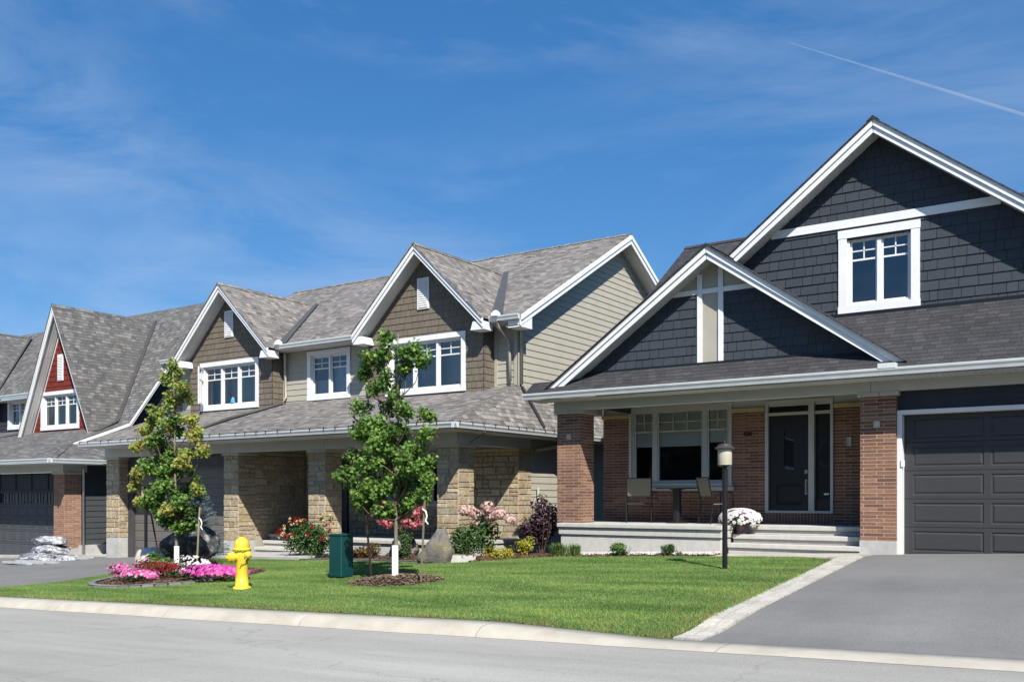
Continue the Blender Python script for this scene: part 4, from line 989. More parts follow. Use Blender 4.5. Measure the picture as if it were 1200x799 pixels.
mb = MB(); gutter(mb, -39.6, -36.0, 19.78, 4.06); mb.box(-39.6,-35.9,19.85,20.4,3.86,3.88); mb.build('upper_gutter', M['gutter'], HR)
mb = MB()
T0 = Vector((uc, 24.1, za+.05)); 
# valley metal down the swooping roof
pm = lambda v: 2.73+1.272*(v-20.6)
vv = []
for k in range(7):
    z = za-(za-2.75)*k/6; u_ = uc+(za-z)/2.0; v_ = 20.6+(z-2.73)/1.394; vv.append(Vector((u_, v_, z+.05)))
for a, b in zip(vv[:-1], vv[1:]): mb.poly([a, b, b+Vector((.26,0,.01)), a+Vector((.26,0,.01))])
mb.poly([vv[-1], vv[-1]+Vector((.26,0,0)), Vector((-31.3,19.6,2.37)), Vector((-31.75,19.6,2.37))])
for k in range(5):
    pass
a0_ = Vector((-44.1,24.1,7.55)); b0_ = Vector((-39.4,19.95,4.16)); mb.poly([a0_, b0_, b0_+Vector((.32,0,.02)), a0_+Vector((.2,0,.02))])
mb.build('valley_flashing', M['metal_dark'], HR)
pipe(HR, [(-40.2,18.6,1.98),(-37.2,19.9,2.5)], .045, 'dark_trim')
mb = MB(); gutter(mb, -46, -29.1, 16.5, 1.235); gutter_v(mb, 16.5, 29, -29.1, 1.232); mb.build('gutter', M['gutter'], HR, bevel=.004)
mb = MB(); mb.box(-46,-29.25,16.62,17.46,1.07,1.09); mb.box(-29.93,-29.22,17.46,29,1.07,1.09); mb.build('soffit', M['soffit'], HR)
mb = MB(); mb.box(-46,-29.93,17.44,17.7,.83,1.08); mb.box(-30.2,-29.93,17.702,18.3,.83,1.08); mb.build('beam', M['beam'], HR, bevel=.004)
pillar(HR, -30.58,-29.95,17.5,18.1,-2.5,.75,.83,-1.72,'brick_red', label='orange brown brick pillar right of the dark garage door')
pillar(HR, -36.3,-35.7,17.5,18.1,-2.7,.75,.83,-1.85,'brick_red', label='orange brown brick pillar left of the dark garage door')
garage_door(HR, front(17.98), -35.7,-30.58,-2.06,.18,5,8,'garage_red', gx=.09, gy=.055, edge=.1, windows=True)
mb = MB(); laps(mb, [(-35.7,.18),(-30.58,.18),(-30.58,.83),(-35.7,.83)], front(17.9), .35, .012); mb.box(-35.7,-30.58,17.84,17.95,.14,.22)
for k in range(1,5): x = -30.58-k*1.05; mb.box(x-.05,x+.05,17.86,17.9,.22,.83)
mb.build('garage_header', M['navy'], HR)
mb = MB(); laps(mb, [(18.1,-1.62),(29,-1.62),(29,1.1),(18.1,1.1)], right(-30.0), .19, .018); mb.poly([(-46,17.98,-3),(-36.3,17.98,-3),(-36.3,17.98,.8),(-46,17.98,.8)]); mb.poly([(-46,29,-3),(-30,29,-3),(-30,29,4),(-46,29,4)]); mb.build('side_wall', M['slate'], HR)
mb = MB(); mb.box(-30.1,-29.94,18.0,29,-2.6,-1.62); mb.build('foundation', M['concrete'], HR)
pipe(HR, [(-29.16,20.9,1.1),(-29.18,20.9,.98),(-29.92,20.5,.78)], .045, 'white')
pipe(HR, [(-29.9,18.15,.95),(-29.9,18.15,-1.95)], .04, 'beam')
# ================================================================== PLANTS
def leafmat(name, cols, trans=.35, rough=.5, spec=.35):
    m = bpy.data.materials.new(name); m.use_nodes = True; N, L, b = nodes(m)
    b.inputs['Roughness'].default_value = rough; b.inputs['Specular IOR Level'].default_value = spec
    g = N.new('ShaderNodeNewGeometry'); r = ramp(N, cols); L.new(g.outputs['Random Per Island'], r.inputs[0]); L.new(r.outputs[0], b.inputs['Base Color'])
    tr = N.new('ShaderNodeBsdfTranslucent'); L.new(r.outputs[0], tr.inputs[0]); ms = N.new('ShaderNodeMixShader'); ms.inputs[0].default_value = trans
    om = [x for x in N if x.type == 'OUTPUT_MATERIAL'][0]; L.new(b.outputs[0], ms.inputs[1]); L.new(tr.outputs[0], ms.inputs[2]); L.new(ms.outputs[0], om.inputs[0])
    return m
LM = {
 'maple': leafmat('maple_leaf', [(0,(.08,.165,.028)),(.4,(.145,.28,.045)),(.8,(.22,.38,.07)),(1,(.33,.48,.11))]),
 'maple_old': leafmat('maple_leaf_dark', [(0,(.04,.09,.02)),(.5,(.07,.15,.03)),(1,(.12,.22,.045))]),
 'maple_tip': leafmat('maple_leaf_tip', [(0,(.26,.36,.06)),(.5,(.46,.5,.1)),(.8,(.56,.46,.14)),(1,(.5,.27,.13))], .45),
 'shrub': leafmat('shrub_leaf', [(0,(.04,.09,.025)),(.6,(.08,.16,.045)),(1,(.15,.24,.08))]),
 'light': leafmat('light_leaf', [(0,(.08,.17,.04)),(.6,(.15,.27,.07)),(1,(.28,.38,.14))]),
 'lime': leafmat('lime_leaf', [(0,(.3,.31,.03)),(.5,(.55,.52,.06)),(1,(.7,.64,.12))]),
 'purple': leafmat('purple_leaf', [(0,(.03,.014,.022)),(.6,(.07,.035,.05)),(1,(.16,.1,.12))], .25),
 'spruce': leafmat('spruce_needle', [(0,(.07,.11,.12)),(.5,(.14,.2,.22)),(1,(.25,.34,.36))], .1),
 'spike': leafmat('grass_leaf', [(0,(.07,.14,.03)),(.6,(.14,.24,.06)),(1,(.25,.33,.12))]),
 'rust': leafmat('rust_leaf', [(0,(.06,.1,.02)),(.4,(.14,.12,.03)),(.7,(.25,.06,.03)),(1,(.2,.2,.05))]),
}
def petal(name, cols): return leafmat(name, cols, .3, .6, .2)
PM = {
 'magenta': petal('petal_magenta', [(0,(.5,.03,.25)),(.5,(.68,.07,.4)),(1,(.8,.22,.52))]),
 'pink': petal('petal_pink', [(0,(.5,.06,.24)),(.6,(.7,.16,.4)),(1,(.82,.42,.58))]),
 'red': petal('petal_red', [(0,(.12,.006,.01)),(.6,(.28,.01,.02)),(1,(.4,.03,.04))]),
 'white': petal('petal_white', [(0,(.74,.7,.68)),(.7,(.84,.83,.8)),(1,(.82,.74,.74))]),
 'yellow': petal('petal_yellow', [(0,(.75,.6,.18)),(1,(.85,.78,.4))]),
 'blush': petal('petal_blush', [(0,(.72,.42,.36)),(.6,(.8,.55,.48)),(1,(.85,.68,.6))]),
 'coral': petal('petal_coral', [(0,(.5,.1,.13)),(.6,(.65,.2,.22)),(1,(.75,.35,.34))]),
}
M['bark'] = noisy('bark', (.16,.13,.1), (.3,.25,.2), 30, .9, .2, .6, 60)
M['twig'] = noisy('twig', (.1,.07,.05), (.18,.13,.09), 30, .9, .2, .3, 60)
M['guard'] = mat('tree_guard', (.85,.85,.83), .5)
M['mulch'] = island(mat('mulch', rough=.95, spec=.1), [(0,(.09,.05,.03)),(.5,(.19,.11,.07)),(1,(.3,.2,.13))], 60, .3, 90, .3)
M['mulch_grey'] = island(mat('bark_mulch', rough=.95, spec=.1), [(0,(.12,.08,.055)),(.5,(.24,.17,.12)),(1,(.38,.29,.21))], 60, .3, 90, .3)
MAPLE = [(0,0),(.28,.05),(.42,.28),(.2,.34),(.5,.62),(.22,.6),(0,1),(-.22,.6),(-.5,.62),(-.2,.34),(-.42,.28),(-.28,.05)]
OVAL = [(0,0),(.24,.35),(.2,.7),(0,1),(-.2,.7),(-.24,.35)]
PET = [(math.cos(2*math.pi*k/10)*(.5 if k % 2 == 0 else .38), math.sin(2*math.pi*k/10)*(.5 if k % 2 == 0 else .38)) for k in range(10)]
def add_leaf(mb, p, nrm, size, shape, m, rn, fold=.25):
    n = Vector(nrm).normalized(); a = Vector((rn.gauss(0,1), rn.gauss(0,1), rn.gauss(0,1))); x = n.cross(a)
    if x.length < 1e-3: return
    x.normalize(); y = n.cross(x)
    if shape is PET:
        mb.poly([p+x*(q[0]*size)+y*(q[1]*size)+n*(size*.06*(k % 2)) for k, q in enumerate(shape)], m); return
    mb.poly([p+x*(q[0]*size)+y*(q[1]*size)+n*(-abs(q[0])*size*fold-(q[1]**2)*size*.25) for q in shape], m)
def rdir(rn):
    while True:
        v = Vector((rn.uniform(-1,1), rn.uniform(-1,1), rn.uniform(-1,1)))
        if .05 < v.length < 1: return v.normalized()
def cloud(mb, c, r, n, size, shape, m, rn, shell=.55, up=.6):
    c = Vector(c)
    for _ in range(n):
        d = rdir(rn); k = shell+(1-shell)*rn.random() if rn.random() < .75 else rn.random()
        p = c+Vector((d.x*r[0], d.y*r[1], d.z*r[2]))*k
        nm = d*.6+rdir(rn)*.7+Vector((0,0,up))
        mm = m(d, k) if callable(m) else m
        add_leaf(mb, p, nm, size*rn.uniform(.65, 1.2), shape, mm, rn)
def xz(px, y, v):
    "point on depth v where the photo shows pixel (px, y)"
    a = math.atan((px-600)/1110); p = a-R(34.4); d = v*math.cos(a)/math.cos(p)
    return v*math.tan(p), (582-y)/1110*d
def tree(loc, label, lobes, leafs, guard, limbs, seed, lsize=.066, tipf=None, top=3.0, trunk_r=.035):
    rn = random.Random(seed); x0, y0, z0 = loc
    T = thing('tree', loc, label, 'tree', 'young staked trees on the lawn')
    tr = MB()
    pts = [(x0, y0, z0-.05)]; n = 10
    for k in range(1, n+1):
        t = k/n; pts.append((x0+rn.gauss(0,.015)+.1*t*(1 if seed % 2 else -1), y0+rn.gauss(0,.015), z0+(top-z0)*t*.97))
    tr.tube(pts, [trunk_r*(1-.85*k/n)+.004 for k in range(n+1)], 8)
    tr.build('trunk', M['bark'], T, smooth=True)
    lb = MB(); cr = MB()
    for (lx, lz, dy, r, rz, cnt, kind) in lobes:
        c = Vector((lx, y0+dy, lz))
        zb = max(z0+1.1, min(lz-.45-abs(lx-x0)*.5, top-.4)); t = (zb-z0)/(top-z0)
        b = Vector((x0+.1*t*(1 if seed % 2 else -1), y0, zb))
        mid = b.lerp(c, .5)+Vector(((lx-x0)*.22, dy*.2, -.06))
        lb.tube([b, mid, c, c+Vector((rn.gauss(0,.04), rn.gauss(0,.04), rz*.6))], [.014, .009, .006, .003], 5, cap=False)
        for q in range(max(3, int(cnt/16))):
            d = rdir(rn); e = c+Vector((d.x*r*.8, d.y*r*.8, d.z*rz*.8)); lb.tube([mid.lerp(c, rn.uniform(.5,1)), e], [.004, .002], 4, cap=False)
            m_ = kind
            for _ in range(84):
                dd = rdir(rn)*rn.random()**.5; p = e+Vector((dd.x*.16, dd.y*.16, dd.z*.145))
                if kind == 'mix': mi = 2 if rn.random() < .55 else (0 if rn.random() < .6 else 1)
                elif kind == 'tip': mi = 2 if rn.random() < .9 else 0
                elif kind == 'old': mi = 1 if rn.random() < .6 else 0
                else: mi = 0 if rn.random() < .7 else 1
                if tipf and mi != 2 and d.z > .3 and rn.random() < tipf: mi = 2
                nm = dd*.5+rdir(rn)*.8+Vector((.2,-.2,.55))
                add_leaf(cr, p, nm, lsize*rn.uniform(.7,1.25), MAPLE, mi, rn)
    lb.build('branches', M['twig'], T, smooth=True)
    cr.build('crown', [LM['maple'], LM['maple_old'], LM['maple_tip']], T)
    g = MB(); g.lathe([(.055,-.02),(.055,guard),(.05,guard)], loc, 14); g.build('trunk_guard', M['guard'], T, smooth=True)
    return T
# tree 2 (nearer): lobes given as pixel + depth offset, then real coordinates
V2 = 12.62; g2 = gz(-11.14, V2)
L2 = []
rn = random.Random(21)
spec = [(452,392,.0,.10,.14,26),(449,410,.0,.13,.12,40),(440,425,.15,.14,.14,40),(470,418,-.1,.13,.13,36),(431,420,.0,.12,.12,34),(428,436,.1,.1,.1,26),(482,410,0,.14,.12,40),(494,420,.1,.13,.13,36),(476,437,0,.12,.13,34),(452,445,-.1,.13,.14,40),(440,455,.1,.1,.12,22),(462,460,0,.1,.13,28),
 (424,478,.1,.16,.14,44),(432,498,-.2,.16,.15,46),(455,478,.2,.15,.14,40),(478,478,-.1,.15,.14,44),(498,492,.2,.17,.14,46),(452,505,0,.2,.16,60),(475,512,.3,.18,.16,50),(500,515,-.1,.16,.15,46),(440,520,.3,.18,.15,46),
 (412,540,.1,.17,.15,50),(404,556,-.1,.14,.12,34),(432,545,-.3,.2,.16,60),(458,540,.2,.22,.18,66),(480,540,-.3,.2,.17,60),(505,545,.1,.15,.13,40),(499,566,-.2,.16,.14,44),(420,566,.2,.18,.15,50),(445,572,-.1,.2,.16,56),(470,572,.3,.2,.16,56),(487,588,0,.14,.11,34),(430,590,.1,.16,.12,40),(452,598,-.2,.15,.1,36),(418,585,-.3,.1,.09,18),(470,596,.1,.13,.09,26)]
for q_ in range(26): spec.append((rn.uniform(420,492), rn.uniform(496,594), rn.uniform(-.3,.3), .17, .15, 34))
for (px, y, dv, r, rz, c) in spec:
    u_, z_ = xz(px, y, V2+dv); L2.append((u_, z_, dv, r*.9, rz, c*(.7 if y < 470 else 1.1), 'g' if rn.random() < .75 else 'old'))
tree((-11.14, V2, g2), 'green young maple with a white trunk guard on a mulch mound', L2, None, .66, None, 3, tipf=.06, top=3.0)
V1 = 13.4; u1, _ = xz(207, 672, V1); g1 = gz(u1, V1); L1 = []
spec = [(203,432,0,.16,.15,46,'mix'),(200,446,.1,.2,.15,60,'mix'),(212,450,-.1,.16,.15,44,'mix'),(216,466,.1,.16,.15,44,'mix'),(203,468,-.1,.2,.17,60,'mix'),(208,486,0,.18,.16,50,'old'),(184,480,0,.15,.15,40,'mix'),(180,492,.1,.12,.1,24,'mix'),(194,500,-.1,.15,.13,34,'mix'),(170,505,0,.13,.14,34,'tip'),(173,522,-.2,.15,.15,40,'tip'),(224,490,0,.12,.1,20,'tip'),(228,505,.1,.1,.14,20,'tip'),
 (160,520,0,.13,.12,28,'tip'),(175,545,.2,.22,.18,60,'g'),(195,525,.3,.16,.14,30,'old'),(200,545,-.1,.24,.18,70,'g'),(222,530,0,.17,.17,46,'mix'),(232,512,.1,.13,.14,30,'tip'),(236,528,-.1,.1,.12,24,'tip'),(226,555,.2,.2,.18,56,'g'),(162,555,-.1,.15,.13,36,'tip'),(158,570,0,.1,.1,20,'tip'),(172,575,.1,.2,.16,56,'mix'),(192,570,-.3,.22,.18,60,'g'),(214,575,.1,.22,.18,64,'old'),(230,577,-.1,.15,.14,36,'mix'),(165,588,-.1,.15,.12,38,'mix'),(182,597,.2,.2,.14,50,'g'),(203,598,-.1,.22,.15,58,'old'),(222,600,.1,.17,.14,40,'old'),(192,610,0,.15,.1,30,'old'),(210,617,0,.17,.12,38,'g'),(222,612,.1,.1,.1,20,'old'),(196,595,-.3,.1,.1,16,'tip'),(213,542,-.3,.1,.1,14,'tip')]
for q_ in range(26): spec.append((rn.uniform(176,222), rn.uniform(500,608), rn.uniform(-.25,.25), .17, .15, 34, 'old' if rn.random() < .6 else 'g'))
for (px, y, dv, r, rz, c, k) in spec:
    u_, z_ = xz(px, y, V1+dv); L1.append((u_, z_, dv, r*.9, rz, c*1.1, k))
tree((u1, V1, g1), 'young maple with yellow and orange leaf tips above the flower bed', L1, None, .62, None, 4, lsize=.07, top=3.0)
# stakes
def stake(px_top, y_top, px_bot, y_bot, v, m, label, tie=None, r=.014):
    ub, zb = xz(px_bot, y_bot, v); ut, zt = xz(px_top, y_top, v)
    zb = gz(ub, v)
    T = thing('tree_stake', (ub, v, zb), label, 'stake', 'stakes beside the young trees')
    mb = MB(); mb.prism([(ub-r,v-r,zb-.05),(ub+r,v-r,zb-.05),(ub+r,v+r,zb-.05),(ub-r,v+r,zb-.05)], (ut-ub,0,zt-zb+.05)); mb.build('post', m, T)
    if tie:
        u_, z_ = xz(*tie, v); mb = MB(); mb.tube([(u_-.06,v-.02,z_+.1),(u_+.02,v-.03,z_+.06),(u_+.04,v-.02,z_-.02),(u_+.02,v-.03,z_-.1),(u_+.07,v-.02,z_-.16)], [.014,.018,.014,.016,.008], 6); mb.build('tie', M['guard'], T)
    return T
rust = noisy('rusty_stake', (.022,.015,.013), (.05,.03,.022), 8, .7); olive = noisy('olive_stake', (.2,.17,.1), (.28,.24,.14), 8, .7); tan = noisy('tan_stake', (.38,.3,.16), (.46,.37,.2), 8, .7)
stake(426, 570, 436, 684, 12.55, rust, 'dark rusty stake left of the green maple')
stake(499, 560, 493, 687, 12.4, olive, 'olive stake with a white tie right of the green maple', tie=(499, 603), r=.012)
stake(177, 602, 190, 668, 13.6, rust, 'dark leaning stake left of the yellow tipped maple')
stake(234, 594, 230, 672, 13.3, tan, 'tan stake with a white tie right of the yellow tipped maple', tie=(236, 612), r=.012)
# ------------------------------------------------------------------ mulch, edging, stones
def chips(name, P, n, m, size, seed, label, cat, dz=.02, lift=.0, hf=None):
    rs = random.Random(seed); mb = MB(); xs = [p[0] for p in P]; ys = [p[1] for p in P]; k = 0
    while k < n:
        x, y = rs.uniform(min(xs), max(xs)), rs.uniform(min(ys), max(ys))
        if not inpoly(x, y, P): continue
        k += 1; z = gz(x, y)+dz+(hf(x, y) if hf else 0)+rs.uniform(0, .015)
        a = rs.uniform(0, math.pi); s = size*rs.uniform(.5, 1.3); c, s_ = math.cos(a), math.sin(a); w = s*rs.uniform(.25, .6); tl = rs.uniform(-.3, .3)
        A = Vector((c*s, s_*s, tl*s)); B = Vector((-s_*w, c*w, rs.uniform(-.3, .3)*w)); p = Vector((x, y, z))
        mb.poly([p-A-B*.6, p+A-B, p+A*.8+B, p-A+B*.7])
    o = mb.build(name, m); tag(o, label, cat, kind='stuff'); return o
def ell(c, a, b, n=40): return [(c[0]+a*math.cos(2*math.pi*k/n), c[1]+b*math.sin(2*math.pi*k/n)) for k in range(n)]
sheet('flower_bed_soil', ell(BED1, 1.63, 1.73), .035, noisy('bed_soil', (.06,.035,.022), (.12,.075,.05), 12, .95, .1, .5), step=.4)
hump = lambda x, y: .10*max(0, 1-((x-MUL2[0])/.95)**2-((y-MUL2[1])/.75)**2)
mb = MB(); 
for r_ in range(5):
    for k in range(24):
        f = lambda rr, kk: (MUL2[0]+.95*rr/5*math.cos(2*math.pi*kk/24), MUL2[1]+.75*rr/5*math.sin(2*math.pi*kk/24))
        q = [f(r_, k), f(r_+1, k), f(r_+1, k+1), f(r_, k+1)]
        if r_ == 0: q = q[1:3]+[MUL2]
        mb.poly([(x, y, gz(x, y)+.02+hump(x, y)) for x, y in q])
mb.build('mulch_soil', bpy.data.materials['bed_soil'], kind='structure')
chips('bark_mulch', ell(MUL2, .93, .73), 5200, M['mulch_grey'], .032, 3, 'brown bark mulch heaped round the green maple', 'mulch', .03, hf=hump)
chips('bark_mulch', ell(BED1, 1.61, 1.71), 5200, M['mulch'], .03, 4, 'dark mulch in the flower bed under the yellow tipped maple', 'mulch', .045)
MP = [(-12.2,16.0),(-11.55,15.85),(-11.15,16.5),(-10.3,16.9),(-7.45,16.9),(-7.0,17.0),(-7.0,17.45),(-10.7,17.45),(-11.6,18.3),(-12.9,18.4),(-12.6,17.2)]
sheet('bed_soil', MP, .012, bpy.data.materials['bed_soil'], step=.5)
chips('bark_mulch', MP, 6500, M['mulch'], .03, 5, 'brown mulch along the foot of the concrete porch', 'mulch', .03)
PP = [(-10.65,17.2),(-9,17.12),(-7.7,17.0),(-7.05,16.85),(-7.05,17.46),(-10.65,17.46)]
def pebbles(P, n, seed):
    rs = random.Random(seed); mb = MB(); xs = [p[0] for p in P]; ys = [p[1] for p in P]; k = 0
    while k < n:
        x, y = rs.uniform(min(xs), max(xs)), rs.uniform(min(ys), max(ys))
        if not inpoly(x, y, P): continue
        k += 1; r = rs.uniform(.018, .042); z = gz(x, y)+.045+rs.uniform(0, .03); i = len(mb.v)
        pts = [(1,0,0),(0,1,0),(-1,0,0),(0,-1,0),(0,0,.8),(0,0,-.6)]
        a = rs.uniform(0, 3)
        mb.v += [(x+r*(p[0]*math.cos(a)-p[1]*math.sin(a)), y+r*(p[0]*math.sin(a)+p[1]*math.cos(a))*.7, z+r*p[2]) for p in pts]
        for t in ((0,1,4),(1,2,4),(2,3,4),(3,0,4),(1,0,5),(2,1,5),(3,2,5),(0,3,5)): mb.f.append(tuple(i+q for q in t)); mb.m.append(0)
    o = mb.build('pebbles', island(mat('pebble', rough=.8), [(0,(.5,.46,.42)),(.6,(.7,.66,.62)),(1,(.45,.38,.33))], 40, 0, 60, .1), smooth=True); tag(o, 'white pebbles along the foot of the concrete porch wall', 'pebbles', kind='stuff')
pebbles(PP, 2600, 3)
def rock(name, c, r, label, m, seed, cat='boulder', squash=None, sub=4, amp=.28, group=None, flat=False, parent=None):
    bm = bmesh.new(); bmesh.ops.create_icosphere(bm, subdivisions=sub, radius=1)
    rs = random.Random(seed); o3 = Vector((rs.uniform(-50,50),)*3)
    planes = [(rdir(rs), rs.uniform(.72, .92)) for _ in range(9)]
    for v in bm.verts:
        d = v.co.normalized(); k = 1+amp*mnoise.noise(d*1.1+o3)+amp*.35*mnoise.noise(d*3+o3)+amp*.12*mnoise.noise(d*9+o3)
        p = d*k
        for n_, h in planes:
            q = p.dot(n_)
            if q > h: p -= n_*(q-h)*.85
        if squash: p = squash(p)
        v.co = Vector((p.x*r[0], p.y*r[1], p.z*r[2]))
    me = bpy.data.meshes.new(name); bm.to_mesh(me); bm.free(); me.materials.append(m)
    if not flat: me.polygons.foreach_set('use_smooth', [True]*len(me.polygons))
    o = bpy.data.objects.new(name, me); COL.objects.link(o); o.location = c; tag(o, label, cat, group); return o
def rockmat(name, cols, sc=5):
    m = mat(name, rough=.9, spec=.2); vary(m, cols, sc, 9, .68, .7, 22, .02); return m
rk_black = rockmat('black_rock', [(.36,(.03,.033,.038)),(.52,(.08,.085,.09)),(.6,(.3,.28,.25)),(.66,(.45,.4,.33))], 4.5)
rk_white = rockmat('white_rock', [(.3,(.45,.42,.36)),(.6,(.7,.66,.58))], 4)
rk_grey = rockmat('grey_rock', [(.3,(.09,.085,.08)),(.5,(.19,.175,.155)),(.58,(.22,.18,.1)),(.7,(.3,.29,.26))], 4)
def rp(px, y, v): u_, z_ = xz(px, y, v); return (u_, v, z_)
rock('boulder', rp(223, 639, 14.3), (.7,.55,.54), 'big black boulder with pale patches behind the yellow tipped maple', rk_black, 5)
rock('boulder', rp(184, 659, 14.4), (.6,.5,.38), 'low white boulder left of the black boulder', rk_white, 9)
def spk(p): 
    t = (p.z+1)/2; return Vector((p.x*(1.05-.62*t)+.08*t, p.y*(1-.5*t), p.z))
rock('boulder', rp(513, 645, 15.62), (.48,.4,.5), 'pointed grey boulder right of the green maple', rk_grey, 14, squash=spk, amp=.42)
rock('boulder', rp(472, 645, 17.0), (.38,.3,.36), 'dark boulder behind the green maple trunk', rk_black, 18)
for (px, y, v, r, lab) in ((240,672,13.1,(.16,.12,.22),'small upright white stone beside the tan stake'),(203,672,13.9,(.2,.15,.14),'small pale stone left of the white trunk guard'),(495,655,16.6,(.08,.06,.2),'small white stone left of the pointed boulder')):
    rock('stone', rp(px, y, v), r, lab, rk_white, px, 'stone', sub=3)
M['edge'] = island(mat('edging_stone', rough=.9), [(0,(.16,.16,.16)),(.5,(.24,.235,.23)),(1,(.32,.31,.3))], 30, .4, 60, .2)
mb = MB(); rs = random.Random(2); a = math.pi*1.0
while a < math.pi*1.9:
    d = .14
    f = lambda aa, k: (BED1[0]+1.65*k*math.cos(aa), BED1[1]+1.75*k*math.sin(aa))
    q = [f(a+.008, 1.0), f(a+.008, 1.07), f(a+d-.008, 1.07), f(a+d-.008, 1.0)]
    mb.prism([(x, y, gz(x, y)+.085) for x, y in q], (0,0,-.12)); a += d
o = mb.build('stone_edging', M['edge'], bevel=.008); tag(o, 'curved grey stone edging in front of the left flower bed', 'edging')
mb = MB()
for k in range(9):
    x0 = -17.6+k*.6; y = 16.12-.03*k-(.35*max(0, k-3)/5); mb.prism([(x0, y, gz(x0, y)+.06),(x0+.59, y-.07, gz(x0+.6, y)+.06),(x0+.59, y+.06, gz(x0+.6, y)+.06),(x0, y+.13, gz(x0, y)+.06)], (0,0,-.1))
o = mb.build('stone_edging', M['edge'], bevel=.008); tag(o, 'thin grey stone edging between lawn and rose bed', 'edging')
mb = MB(); mb.prism([(-12.35,15.62,gz(-12,16)+.17),(-11.95,16.1,gz(-12,16)+.15),(-12.4,16.45,gz(-12,16)+.15),(-12.8,15.95,gz(-12.5,16)+.17)], (0,0,-.3)); o = mb.build('stone_slab', M['steps'], bevel=.015); tag(o, 'low pale concrete edge block right of the pointed boulder', 'edging')
BP = [(-17.5,16.3),(-15.5,16.1),(-13.4,15.75),(-12.7,16.0),(-12.9,17.3),(-13.5,17.42),(-17.5,17.42)]
sheet('bed_soil', BP, .012, bpy.data.materials['bed_soil'], step=.5); chips('bark_mulch', BP, 3500, M['mulch'], .03, 6, 'dark mulch under the roses in front of the stone porch', 'mulch', .03)
# ------------------------------------------------------------------ shrubs and flowers
def bush(name, c, r, label, cat, leaf, n, size, seed, shape=OVAL, stems=6, flowers=None, group=None, ground=None, up=.5, lumps=7):
    """c = centre of foliage, ground = z of its foot; flowers = [(material, n, size, head)]"""
    rn = random.Random(seed); zg = gz(c[0], c[1])+.02 if ground is None else ground
    T = thing(name, (c[0], c[1], zg), label, cat, group)
    sb = MB()
    for k in range(stems):
        d = rdir(rn); e = Vector(c)+Vector((d.x*r[0]*.75, d.y*r[1]*.75, abs(d.z)*r[2]*.7))
        b = Vector((c[0]+d.x*r[0]*.15, c[1]+d.y*r[1]*.15, zg-.02)); sb.tube([b, b.lerp(e, .5)+Vector((d.x*.04, d.y*.04, 0)), e], [.009, .007, .003], 5, cap=False)
    sb.build('stems', M['twig'], T)
    lb = MB(); cs = []
    for k in range(lumps):
        d = rdir(rn); q = rn.uniform(.2, .62); cs.append((Vector(c)+Vector((d.x*r[0], d.y*r[1], d.z*r[2]))*q, rn.uniform(.35, .6)))
    for cc, k in cs: cloud(lb, cc, (r[0]*k, r[1]*k, r[2]*k), int(n*1.9)//lumps, size, shape, 0, rn, .5, up)
    lb.build('foliage', LM[leaf] if isinstance(leaf, str) else leaf, T)
    for (pm_, cnt, fs, heads) in (flowers or []):
        fb = MB()
        for k in range(cnt):
            d = rdir(rn); d = Vector((d.x, d.y-.55 if d.y > 0 else d.y, abs(d.z)*.9+.1)) if not heads == 'all' else d
            d.normalize(); p = Vector(c)+Vector((d.x*r[0], d.y*r[1], d.z*r[2]))*rn.uniform(.88, 1.12)
            if heads:
                for q in range(int(heads) if isinstance(heads, int) else 16):
                    dd = rdir(rn); add_leaf(fb, p+dd*fs*.5, dd, fs*.42, PET, 0, rn)
            else: add_leaf(fb, p, d+Vector((.1,-.3,.2)), fs*rn.uniform(.7,1.1), PET, 0, rn)
        fb.build('bloom' if heads else 'flowers', PM[pm_], T)
    return T
def P3(px, y, v): u_, z_ = xz(px, y, v); return (u_, v, z_)
# roses in front of the stone porch
bush('rose_bush', P3(363,633,16.75), (.98,.5,.6), 'wide rose bush with red and yellow blooms beside the stone steps', 'rose bush', 'shrub', 2100, .075, 31, flowers=[('red', 20, .12, 16), ('yellow', 34, .075, 9)], stems=10, lumps=12)
for k, (px, y) in enumerate(((377,607),(388,607))):
    bush('tall_rose', P3(px, y, 16.75), (.07,.07,.1), ('tall cream rose on its own stem, the left one of two','tall cream rose on its own stem, the right one of two')[k], 'rose', 'shrub', 40, .05, 60+k, flowers=[('yellow', 2, .08, 12)], stems=2, lumps=2)
bush('flowering_plant', P3(400,650,16.6), (.5,.3,.3), 'low green plant with pale yellow buds behind the utility box', 'plant', 'shrub', 650, .06, 32, flowers=[('yellow', 10, .05, 6)])
bush('flowering_plant', P3(430,648,16.7), (.62,.3,.3), 'low plant with rusty red and green leaves behind the dark stake', 'plant', 'rust', 1000, .06, 33)
bush('flowering_plant', P3(476,636,16.5), (.25,.2,.4), 'thin green climbing plant behind the maple trunk', 'plant', 'shrub', 380, .06, 34)
bush('flowering_plant', P3(468,607,17.2), (.15,.1,.1), 'small yellow flower clump on top of the dark boulder', 'plant', 'lime', 80, .05, 35, flowers=[('yellow', 8, .06, 6)], ground=P3(468,622,17.2)[2])
bush('shrub', P3(500,655,16.2), (.28,.2,.2), 'small lime green clump left of the pointed boulder', 'shrub', 'light', 220, .06, 36)
bush('shrub', P3(543,634,16.1), (.46,.4,.5), 'dense dark green shrub right of the pointed boulder', 'shrub', 'shrub', 1500, .07, 37, lumps=10)
